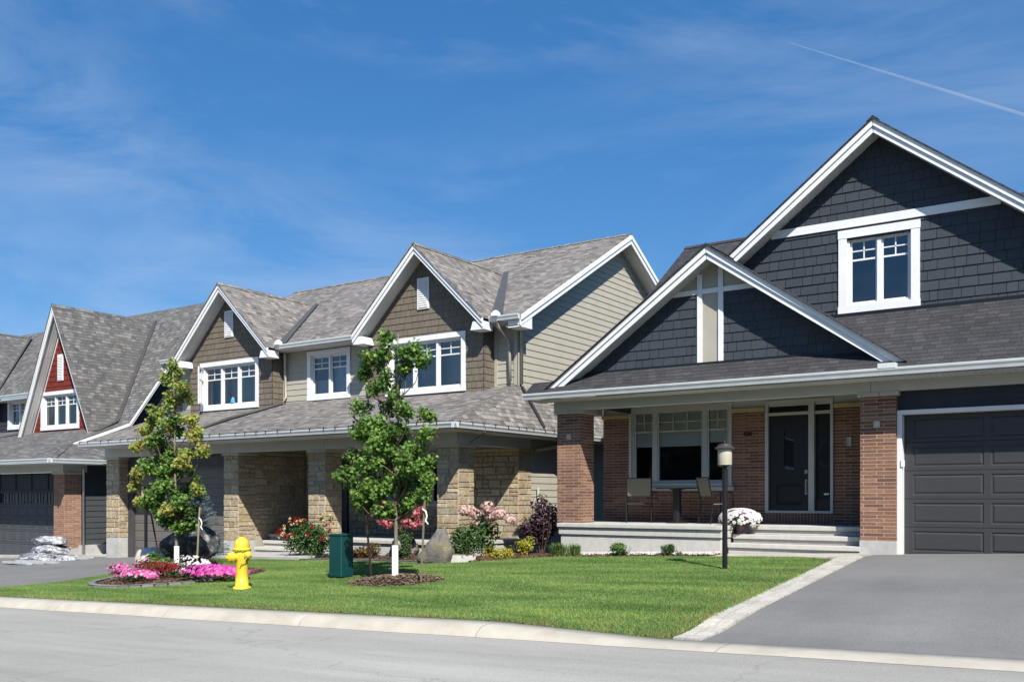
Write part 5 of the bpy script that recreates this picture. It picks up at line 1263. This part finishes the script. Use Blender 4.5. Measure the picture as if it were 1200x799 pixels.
# standard hydrangeas
def standard(px, ybase, v, ytop, ycrown, r, label, pm_, heads, hs, seed, leafn=500, tr=.02):
    rn = random.Random(seed); ub, zb = xz(px, ybase, v); zb = gz(ub, v); c = P3(px, ycrown, v)
    T = thing('hydrangea_tree', (ub, v, zb), label, 'hydrangea'); mb = MB(); mb.tube([(ub, v, zb-.05), (ub+.01, v, (zb+c[2])/2), (c[0], v, c[2])], tr, 8); mb.build('trunk', M['beam'], T)
    mb = MB(); cloud(mb, c, r, int(leafn*1.8), .1, OVAL, 0, rn, .4, .3); mb.build('foliage', LM['shrub'], T)
    mb = MB()
    for hx, hy in heads:
        p = Vector(P3(hx, hy, v-rn.uniform(.05, r[1])))
        for q in range(70):
            dd = rdir(rn); add_leaf(mb, p+Vector((dd.x*hs, dd.y*hs, dd.z*hs*.85))*rn.uniform(.7,1), dd+rdir(rn)*.4, hs*.5, PET, 0, rn)
    mb.build('bloom', PM[pm_], T)
    return T
standard(565, 657, 16.9, 590, 622, (.42,.35,.42), 'hydrangea with large blush pink heads on a pale trunk', 'blush', [(552,599),(560,603),(571,593),(578,600),(585,602),(558,613),(545,598),(598,608),(575,606)], .15, 41)
standard(475, 660, 16.8, 600, 608, (.5,.3,.2), 'hydrangea with coral pink heads behind the green maple', 'coral', [(440,602),(450,600),(458,605),(447,610),(462,598),(468,603),(474,609),(480,598),(487,602),(493,597),(478,613),(485,615),(470,594),(491,611),(455,614),(443,596)], .13, 42, 160, .012)
# purple smoke bush
bush('smoke_bush', P3(634,612,18.0), (.52,.45,.68), 'dark purple leaved bush at the left end of the brick porch', 'bush', 'purple', 1700, .085, 43, stems=12, lumps=14)
# yellow green shrubs and small plants along the porch
for px, y, v, r, lab, lf, n, s, sh in ((574,645,17.0,.3,'yellow green shrub, leftmost of the three beside the purple bush','lime',420,.05,OVAL),(592,650,16.7,.36,'yellow green shrub, middle and nearest of the three beside the purple bush','lime',560,.05,OVAL),(616,640,17.4,.32,'yellow green shrub, rightmost of the three next to the purple bush','lime',460,.05,OVAL)):
    bush('shrub', P3(px, y, v), (r, r*.8, r*.75), lab, 'shrub', lf, n, s, px, sh, group='yellow green shrubs by the purple bush', lumps=8, up=.7)
def tuft(px, y, v, h, w, label, m='spike', n=140, seed=1, kind='tuft_plant'):
    rn = random.Random(seed); u_, _ = xz(px, y, v); zg = gz(u_, v)+.02
    mb = MB()
    for k in range(n):
        a = rn.uniform(0, 2*math.pi); b = Vector((u_+rn.gauss(0,w*.25), v+rn.gauss(0,w*.2), zg)); t = b+Vector((math.cos(a)*w*rn.uniform(.2,.7), math.sin(a)*w*rn.uniform(.2,.6), h*rn.uniform(.6,1.1))); m_ = b.lerp(t, .5)+Vector((0,0,h*.18)); s = Vector((-math.sin(a), math.cos(a), 0))*.009
        mb.poly([b-s, b+s, m_+s, m_-s]); mb.poly([m_-s, m_+s, t])
    o = mb.build(kind, LM[m]); tag(o, label, 'plant', 'small plants in the porch bed'); return o
tuft(655, 650, 17.15, .28, .3, 'grassy tuft at the left end of the porch bed', n=260, seed=3)
tuft(674, 648, 17.1, .26, .2, 'grassy tuft, second from the left in the porch bed', n=170, seed=4)
bush('shrub', P3(728,642,17.05), (.3,.22,.17), 'spreading lime green plant under the porch window', 'plant', 'light', 330, .06, 44, group='small plants in the porch bed')
bush('shrub', P3(783,642,17.0), (.24,.2,.13), 'round dark green cushion plant nearest the lamp post', 'plant', 'shrub', 460, .04, 45, group='small plants in the porch bed')
tuft(836-40, 649, 17.0, .1, .1, 'tiny green sprig beside the white pebbles', n=30, seed=6)
# left flower bed
bush('shrub', P3(183,662,12.9), (.5,.3,.3), 'broad leaved light green plant in front of the white boulder', 'plant', 'light', 300, .16, 51, up=.9)
bush('shrub', P3(243,663,13.4), (.32,.25,.28), 'dark purple leaved plant right of the black boulder', 'plant', 'purple', 420, .07, 52)
def patch(px, y, v, r, label, pm_, nf, fs, leaf='shrub', nl=300, seed=1, h=.14):
    c = P3(px, y, v); zg = gz(c[0], c[1]); return bush('petunias', (c[0], v, zg+h), (r[0], r[1], h), label, 'flowers', leaf, nl, .045, seed, flowers=[(pm_, nf, fs, 0)], stems=3, group='bedding flowers in the left flower bed', lumps=10)
patch(251, 680, 12.15, (.82,.5), 'magenta petunias at the right end of the flower bed', 'magenta', 430, .085, seed=71, nl=500, h=.17)
patch(160, 686, 11.85, (.7,.4), 'bright pink petunias at the front left of the flower bed', 'pink', 210, .075, seed=72, nl=380)
patch(141, 672, 12.9, (.36,.3), 'small pale pink petunia clump at the left tip of the flower bed', 'pink', 90, .07, seed=73, nl=280)
patch(185, 676, 12.5, (.6,.4), 'deep red flowers among green leaves in the middle of the flower bed', 'red', 150, .06, leaf='rust', seed=74, nl=600, h=.19)
patch(207, 676, 12.4, (.4,.35), 'dense red clump left of the white flowers', 'red', 130, .06, seed=75, nl=300, h=.17)
patch(172, 668, 13.0, (.4,.25), 'pink flowers behind the red ones in the flower bed', 'pink', 70, .065, leaf='rust', seed=78, nl=300, h=.2)
patch(227, 680, 12.1, (.4,.3), 'dark green cushion with white and pink flowers in front of the trunk guard', 'white', 70, .06, seed=76, nl=420, h=.2)
patch(222, 668, 13.0, (.7,.2), 'row of pale pink flowers under the white trunk guard', 'white', 120, .06, seed=77, nl=200, h=.22)
# blue spruce
def spruce(loc, h, r, label, seed=5):
    rn = random.Random(seed); T = thing('spruce_tree', loc, label, 'tree'); mb = MB(); mb.tube([loc, (loc[0], loc[1], loc[2]+h)], [.04,.008], 8); mb.build('trunk', M['bark'], T)
    nb = MB()
    for k in range(150):
        t = rn.random()**.8; z = loc[2]+.1+t*(h-.12); L_ = r*(1-t)**.75+.05; a = rn.uniform(0, 2*math.pi); d = Vector((math.cos(a), math.sin(a), .18+.4*t)); b = Vector((loc[0], loc[1], z))
        n_ = int(10+L_*70)
        for q in range(n_):
            s = q/n_; p = b+d*(L_*s)-Vector((0,0,.1*L_*s*s)); 
            for w_ in range(3):
                e = p+(rdir(rn)+d*.9).normalized()*.055; sd = d.cross(Vector((rn.random(),rn.random(),rn.random()))).normalized()*.006
                nb.poly([p-sd, p+sd, e])
    nb.build('crown', LM['spruce'], T)
u_, _ = xz(234, 660, 15.2); spruce((u_, 15.2, gz(u_, 15.2)), 1.85, .75, 'blue spruce behind the black boulder')

# ================================================================== STREET FURNITURE AND OBJECTS
def lamp_post(x, y, label, first=None):
    z = gz(x, y)+.0
    if first:
        r = first.copy(); COL.objects.link(r); r.location = (x, y, z); r['label'] = label
        for ch in first.children:
            c = ch.copy(); COL.objects.link(c); c.parent = r
            for g in ch.children: d = g.copy(); COL.objects.link(d); d.parent = c
        return r
    T = thing('lamp_post', (x, y, z), label, 'lamp post', 'black garden lamp posts')
    mb = MB(); mb.lathe([(.043,-.1),(.043,1.63),(.048,1.635),(.048,1.66),(.03,1.665)], (x,y,z), 18); mb.build('pole', M['black'], T, smooth=False)
    mb = MB(); mb.lathe([(.03,1.66),(.035,1.7),(.085,1.715),(.1,1.725),(.1,1.735)], (x,y,z), 24); mb.build('lamp_base', M['black'], T, smooth=True)
    mb = MB(); mb.lathe([(.112,1.735),(.115,1.745),(.115,1.985),(.112,1.995)], (x,y,z), 28); gl_ = mat('lamp_glass', (.5,.465,.355), .4); mb.build('lamp_shade', gl_, T, smooth=True)
    mb = MB(); mb.lathe([(.125,1.993),(.165,1.998),(.165,2.01),(.13,2.03),(.115,2.045),(.11,2.07),(.03,2.085),(.012,2.09),(.012,2.125),(.002,2.14)], (x,y,z), 28); mb.build('lamp_cap', noisy('bronze_cap', (.05,.04,.04), (.08,.065,.06), 5, .4), T, smooth=False)
    return T
lp = lamp_post(-5.88, 14.75, 'black lamp post with a cream shade on the lawn before the brick porch')
u_, _ = xz(171, 650, 15.3); lamp_post(u_, 15.3, 'black lamp post partly hidden behind the yellow tipped maple', lp)
# hydrant
hx, hy = -13.5, 11.2; hz = gz(hx, hy); HY = thing('fire_hydrant', (hx, hy, hz), 'yellow fire hydrant on the lawn beside the kerb', 'hydrant')
yel = noisy('hydrant_paint', (.72,.54,.035), (.8,.62,.06), 5, .42, .5, .08, 30); hsc = 1.0
def hl(prof, name, n=28, m=yel, smooth=True): mb = MB(); mb.lathe(prof, (hx,hy,hz), n); return mb.build(name, m, HY, smooth=smooth)
hl([(.12,.0),(.155,.02),(.155,.055),(.125,.07),(.118,.11)], 'base_flange')
b_ = hl([(.115,.1),(.108,.3),(.108,.5),(.125,.56),(.128,.68),(.118,.71),(.112,.72)], 'barrel')
hl([(.112,.71),(.158,.72),(.158,.755),(.118,.765)], 'top_flange')
hl([(.135,.755),(.14,.775),(.132,.84),(.112,.895),(.075,.93),(.045,.94),(.045,.955),(.02,.96)], 'bonnet')
hl([(.026,.955),(.026,.99),(.018,1.0),(.018,1.03),(.01,1.035)], 'operating_nut', 6, noisy('brass', (.2,.15,.07), (.3,.22,.1), 9, .5), False)
mb = MB()
for k in range(8):
    a = k*math.pi/4+.2; mb.tube([(hx+.14*math.cos(a),hy+.14*math.sin(a),hz+.045),(hx+.14*math.cos(a),hy+.14*math.sin(a),hz+.08)], .014, 6); mb.tube([(hx+.145*math.cos(a),hy+.145*math.sin(a),hz+.70),(hx+.145*math.cos(a),hy+.145*math.sin(a),hz+.77)], .012, 6)
mb.build('bolts', yel, HY)
cf = Vector((math.cos(R(34.4)), math.sin(R(34.4)), 0)); cn = Vector((math.sin(R(34.4)), -math.cos(R(34.4)), 0))   # right / towards the street
def nozzle(d, r, ln, z):
    c = Vector((hx, hy, hz+z)); mb = MB()
    mb.tube([c, c+d*(.1+ln*.5), c+d*(.1+ln*.5), c+d*(.1+ln*.62), c+d*(.1+ln*.62), c+d*(.1+ln), c+d*(.1+ln+.02)], [r*.82, r*.82, r*1.12, r*1.12, r, r*.95, r*.6], 18)
    mb.tube([c+d*(.1+ln), c+d*(.1+ln+.055)], [r*.3, r*.28], 5); mb.build('nozzle', yel, HY, smooth=False)
nozzle((-cf*.75+cn*.66).normalized(), .088, .15, .60)
nozzle((cf*.8+cn*.6).normalized(), .062, .11, .64)
nozzle((-cf*.2-cn*.98).normalized(), .062, .11, .64)
mb = MB(); c0 = Vector((hx,hy,hz)); mb.tube([c0+cn*.13+Vector((0,0,.42)), c0+cn*.15+cf*.04+Vector((0,0,.5)), c0+cn*.15+cf*.1+Vector((0,0,.55)), c0+cn*.12+cf*.14+Vector((0,0,.62))], .008, 6); mb.build('chain', yel, HY)
# green utility box
ux, uy = -12.78, 12.95; uz = gz(ux, uy); UB = thing('utility_box', (ux, uy, uz), 'dark green metal utility box on the lawn beside the green maple', 'utility box')
gr = noisy('green_metal', (.004,.05,.05), (.006,.062,.06), 3, .45, .4, .03); mb = MB(); mb.box(ux-.16,ux+.16,uy-.16,uy+.16,uz+.06,uz+.84); mb.build('cabinet', gr, UB, bevel=.008)
mb = MB(); mb.box(ux-.175,ux+.175,uy-.175,uy+.175,uz+.825,uz+.86); mb.build('lid', gr, UB, bevel=.01)
mb = MB(); mb.box(ux-.13,ux+.13,uy-.13,uy+.13,uz-.03,uz+.06); mb.build('base', M['black'], UB)  # black block stands in for the shadow gap under the cabinet
mb = MB(); mb.box(ux+.155,ux+.168,uy-.168,uy-.155,uz+.07,uz+.82); mb.build('corner_strip', noisy('green_light', (.02,.1,.09), (.03,.12,.11), 3), UB)
# petunia pot on the steps
c = (-6.83, 18.05, -.735); PT = thing('flower_pot', c, 'plum coloured pot of white petunias on the porch steps', 'flower pot')
mb = MB(); mb.lathe([(.10,0),(.14,.17),(.15,.18),(.15,.2),(.12,.2)], c, 20); mb.build('pot', noisy('plum_pot', (.06,.03,.045), (.08,.04,.055), 5, .5), PT, smooth=False)
rn = random.Random(9); mb = MB(); cloud(mb, (c[0]-.12, c[1], c[2]+.27), (.4,.3,.18), 420, .06, OVAL, 0, rn, .4); mb.build('foliage', LM['shrub'], PT)
mb = MB()
for k in range(210):
    d = rdir(rn); d = Vector((d.x, -abs(d.y) if rn.random() < .7 else d.y, d.z if d.z > -.4 else -d.z)); p = Vector((c[0]-.05, c[1], c[2]+.3))+Vector((d.x*.43, d.y*.3, d.z*.21)); add_leaf(mb, p, d+Vector((0,-.3,.3)), .085*rn.uniform(.8,1.15), PET, 0 if rn.random() < .98 else 1, rn)
mb.build('flowers', [PM['white'], PM['pink']], PT)
# porch chairs and table
sling = noisy('sling_fabric', (.17,.15,.115), (.22,.195,.15), 60, .85)
def chair(x, y, rot, label, first=None):
    z = -.56
    if first:
        r = first.copy(); COL.objects.link(r); r.location = (x, y, z); r.rotation_euler = (0,0,rot); r['label'] = label
        for ch in first.children: c = ch.copy(); COL.objects.link(c); c.parent = r
        return r
    T = thing('patio_chair', (0,0,0), label, 'patio chair', 'patio chairs on the brick porch')
    mb = MB(); mb.prism([(-.24,-.22,.42),(.24,-.22,.42),(.24,.24,.40),(-.24,.24,.40)], (0,0,.015)); mb.build('seat', sling, T)
    mb = MB(); mb.prism([(-.24,.24,.58),(.24,.24,.58),(.26,.34,.95),(-.26,.34,.95)], (0,.015,0)); mb.build('backrest', sling, T)
    for sx in (-1, 1):
        for y0_ in (-.22, .24):
            mb = MB(); mb.tube([(sx*.27,y0_,0),(sx*.27,y0_,.42)] if y0_ < 0 else [(sx*.27,.3,0),(sx*.27,.24,.42)], .014, 8); mb.build('leg', M['black'], T)
    mb = MB()
    for sx in (-1, 1): mb.tube([(sx*.27,-.22,.42),(sx*.27,-.22,.64),(sx*.27,.26,.64)], .014, 8); mb.tube([(sx*.27,.24,.42),(sx*.27,.35,.97)], .014, 8)
    mb.tube([(-.27,.35,.96),(.27,.35,.96)], .012, 8); mb.tube([(-.27,-.22,.42),(.27,-.22,.42)], .012, 8); mb.tube([(-.27,.24,.41),(.27,.24,.41)], .012, 8)
    mb.build('frame', M['black'], T)
    T.location = (x, y, z); T.rotation_euler = (0,0,rot); return T
ch = chair(-9.45, 18.75, R(205), 'patio chair with a tan sling back left of the porch table')
chair(-7.62, 18.7, R(140), 'patio chair with a tan sling back right of the table, behind the lamp post', ch)
PTb = thing('patio_table', (-8.55, 18.75, -.56), 'round black patio table between the two sling chairs', 'patio table')
mb = MB(); mb.lathe([(.45,.735),(.46,.74),(.46,.755),(.45,.76)], (-8.55,18.75,-.56), 32); mb.build('tabletop', M['black'], PTb)
mb = MB(); mb.lathe([(.25,0),(.25,.02),(.09,.06),(.09,.7),(.2,.735)], (-8.55,18.75,-.56), 20); mb.build('pedestal', M['black'], PTb)
# wrapped materials on the left driveway
wrap = bpy.data.materials.new('plastic_wrap'); wrap.use_nodes = True; N, L, b = nodes(wrap)
b.inputs['Roughness'].default_value = .12; b.inputs['Specular IOR Level'].default_value = 1.0
r_ = vary(wrap, [(.38,(.05,.055,.06)),(.5,(.3,.31,.33)),(.62,(.75,.77,.8))], 5, 9, .7, 1.0, 9, .06)
def crumple(name, c, r, label, seed, sq=None, amp=.32): return rock(name, c, r, label, wrap, seed, 'wrapped goods', squash=sq, sub=5, amp=amp, flat=False)
PLZ = -2.02
WG = thing('wrapped_pallet', (-28.6,16.4,gz(-28.6,16.4)), 'clear plastic wrapped pile of bags by the brick garage pillar', 'wrapped goods')
def blob(name, c, r, seed, amp=.35):
    o = rock(name, (0,0,0), r, None, wrap, seed, None, sub=5, amp=amp); o.parent = WG; o.location = Vector(c)-WG.location
    for k in ('label', 'category'):
        if k in o: del o[k]
    return o
for k, (px, y, v, r) in enumerate(((60,634,16.6,(.62,.5,.19)),(60,646,16.5,(.66,.55,.22)),(48,655,16.2,(1.0,.6,.22)),(80,655,16.6,(.75,.5,.18)))):
    blob('wrapped_bag', P3(px, y, v), r, 80+k)
mb = MB(); rs = random.Random(5)
for k, (px, y, v, ln) in enumerate(((22,662,15.0,1.5),(35,664,15.1,1.2),(50,661,15.3,1.4),(86,656,16.6,1.2),(92,650,17.0,1.3))):
    p = P3(px, y, v); zg = gz(p[0], v)
    sb_ = MB(); sb_.box(p[0]-ln/2, p[0]+ln/2, v-.12, v+.12, zg+.02, zg+.08+.03*(k % 2)); o = sb_.build('plank', noisy('plank_wrap%d' % k, (.3,.31,.32), (.6,.61,.62), 8, .4, .6, .6, 15), bevel=.01)
    tag(o, ('flat pale board, leftmost on the driveway', 'flat pale board, second from the left on the driveway', 'flat pale board directly in front of the wrapped pile', 'pale board right of the wrapped pile', 'pale board nearest the brick garage pillar')[k], 'board', 'boards lying on the left driveway')
# dark mat against the foundation
mb = MB(); p = P3(115,646,19.0); mb.lathe([(.45,0),(.5,.12),(.42,.28),(.2,.34),(0,.35)], (-29.2,19.2,gz(-29,19)-.0), 20); o = mb.build('planter_bag', M['black'], smooth=True); tag(o, 'low black sack against the foundation between the two left houses', 'sack')
mb = MB(); mb.prism([(-29.95,18.1,-1.95),(-27.55,18.1,-1.93),(-27.55,22,-1.93),(-29.95,22,-1.95)], (0,0,-.2)); mb.build('walkway', M['concrete'], kind='structure')
# contrail
ct = bpy.data.materials.new('contrail'); ct.use_nodes = True; N, L, b = nodes(ct)
b.inputs['Base Color'].default_value = (.9,.9,.92,1); b.inputs['Roughness'].default_value = 1
tr = N.new('ShaderNodeBsdfTransparent'); lw_ = N.new('ShaderNodeLayerWeight'); lw_.inputs[0].default_value = .5
mm = math_n(N, L, 'MULTIPLY', math_n(N, L, 'POWER', math_n(N, L, 'SUBTRACT', 1.0, lw_.outputs['Facing']), 2.0), .2)
tcn = N.new('ShaderNodeTexCoord'); nz = N.new('ShaderNodeTexNoise'); nz.inputs['Scale'].default_value = .02; nz.inputs['Detail'].default_value = 5; L.new(tcn.outputs['Object'], nz.inputs['Vector'])
mm = math_n(N, L, 'MULTIPLY', mm, math_n(N, L, 'ADD', nz.outputs['Fac'], .45))
ms = N.new('ShaderNodeMixShader'); om = [x for x in N if x.type == 'OUTPUT_MATERIAL'][0]; L.new(mm, ms.inputs[0]); L.new(tr.outputs[0], ms.inputs[1]); L.new(b.outputs[0], ms.inputs[2]); L.new(ms.outputs[0], om.inputs[0])
def ray(px, y, dist):
    a = math.atan((px-600)/1110)-R(34.4); d = Vector((math.sin(a), math.cos(a), (582-y)/math.hypot(1110, px-600))); return d.normalized()*dist
mb = MB(); A, B = ray(924, 50, 6200), ray(1260, 153, 5400); n = 24
mb.tube([A.lerp(B, k/n) for k in range(n+1)], [2+6*min(1, k/n*2) for k in range(n+1)], 20, cap=False)
o = mb.build('contrail', ct, smooth=True); tag(o, 'thin white contrail crossing the blue sky', 'contrail')

# rust at the hydrant's foot
hl([(.13,-.01),(.158,.0),(.158,.022),(.13,.024)], 'rusty_foot', 28, rust)
# houses across the street: they shade the low sky behind the camera and show in the windows
def far_house(u, w_, label, wall, roofm, hz_):
    z = -1.3+.033*u; T = thing('house', (u, -14, z), label, 'house'); z1 = z+5.6
    mb = MB(); mb.box(u-w_/2, u+w_/2, -19, -9.5, z-.3, z1); mb.build('wall', wall, T)
    mb = MB(); r_ = w_/2+.4; mb.prism([(u-r_,-9,z1-.1),(u-r_,-14.2,z1+hz_),(u-r_,-19.5,z1-.1)], (2*r_,0,0)); mb.build('roof', roofm, T)
    mb = MB(); mb.prism([(u+.4,-9.0,z1+.0),(u+w_/2-.4,-9.0,z1+.0),(u+w_/4,-9.0,z1+2.4)], (0,-4,0)); mb.box(u+.7,u+w_/2-.8,-9.5,-9.1,z,z1); mb.build('gable', wall, T)
    for a in (-.38, -.16, .28):
        f = MB(); f.box(u+a*w_-.8, u+a*w_+.8, -9.5, -9.06 if a > 0 else -9.42, z+3.3, z+4.7); f = f.build('window', M['white'], T); p = MB(); p.box(u+a*w_-.68, u+a*w_+.68, -9.5, -9.04 if a > 0 else -9.4, z+3.42, z+4.58); p.build('pane', M['door'], f)
    mb = MB(); mb.box(u+.9, u+w_/2-1.1, -9.3, -9.08, z+.1, z+2.4); mb.build('garage_door', M['garage_mid'], T)
for u, w_, lab, wl__, rf, h_ in ((4,13,'beige house across the street, nearest behind the camera','beige',RM,3.0),(-11.5,13,'brick house across the street facing the brick porch','brick',RR,3.2),(-27,13,'grey house across the street facing the stone porch','slate',RR,2.8),(19.5,13,'slate roofed beige house far right across the street','beige',RR,3.1)):
    far_house(u, w_, lab, M[wl__], rf, h_)

# parts that stand apart become parts of their own
def split_clusters(o, gap=.04):
    me = o.data; n = len(me.vertices); par = list(range(n))
    def fd(a):
        while par[a] != a: par[a] = par[par[a]]; a = par[a]
        return a
    for e in me.edges:
        a, b = fd(e.vertices[0]), fd(e.vertices[1])
        if a != b: par[a] = b
    isl = {}
    for i in range(n): isl.setdefault(fd(i), []).append(i)
    if len(isl) < 2: return
    co = np.empty(n*3, np.float32); me.vertices.foreach_get('co', co); co = co.reshape(-1, 3)
    keys = list(isl); lo = np.array([co[isl[k]].min(0) for k in keys])-gap/2; hi = np.array([co[isl[k]].max(0) for k in keys])+gap/2
    cl = [-1]*len(keys); c = 0
    for s_ in range(len(keys)):
        if cl[s_] >= 0: continue
        st = [s_]; cl[s_] = c
        while st:
            q = st.pop(); hit = np.where(((lo <= hi[q]) & (hi >= lo[q])).all(1))[0]
            for h in hit:
                if cl[h] < 0: cl[h] = c; st.append(int(h))
        c += 1
    if c < 2: return
    vc = {k: cl[i] for i, k in enumerate(keys)}
    for g in range(1, c+0):
        pass
    fcl = [vc[fd(p.vertices[0])] for p in me.polygons]
    for g in range(c):
        tgt = o if g == c-1 else o.copy()
        m2 = me.copy() if g < c-1 else me
        bm = bmesh.new(); bm.from_mesh(m2); bm.faces.ensure_lookup_table()
        bmesh.ops.delete(bm, geom=[f for f in bm.faces if fcl[f.index] != g], context='FACES'); bm.to_mesh(m2); bm.free(); m2.name = me.name.split('.')[0]
        if tgt is not o: tgt.data = m2; COL.objects.link(tgt)
NAMES = {'beam','gutter','upper_gutter','rake_board','soffit','brick_wall','stone_wall','side_wall','upper_wall','lintel_stone','flashing','corner_board','valley_flashing','trim_board','stone_facing','garage_frame','foundation','gable_panel','gable_wall','walkway','curtain','steps','heat_cable','garage_threshold','roof','porch_roof','gable_roof','gable'}
for o in list(S.objects):
    if o.type == 'MESH' and o.name.split('.')[0] in NAMES and not o.children: split_clusters(o, .12 if o.name.startswith(('gable_wall','stone_facing','upper_wall','side_wall')) else .06)

for o in list(S.objects):
    if o.type == 'MESH' and o.name.split('.')[0] == 'bloom': split_clusters(o, .0)
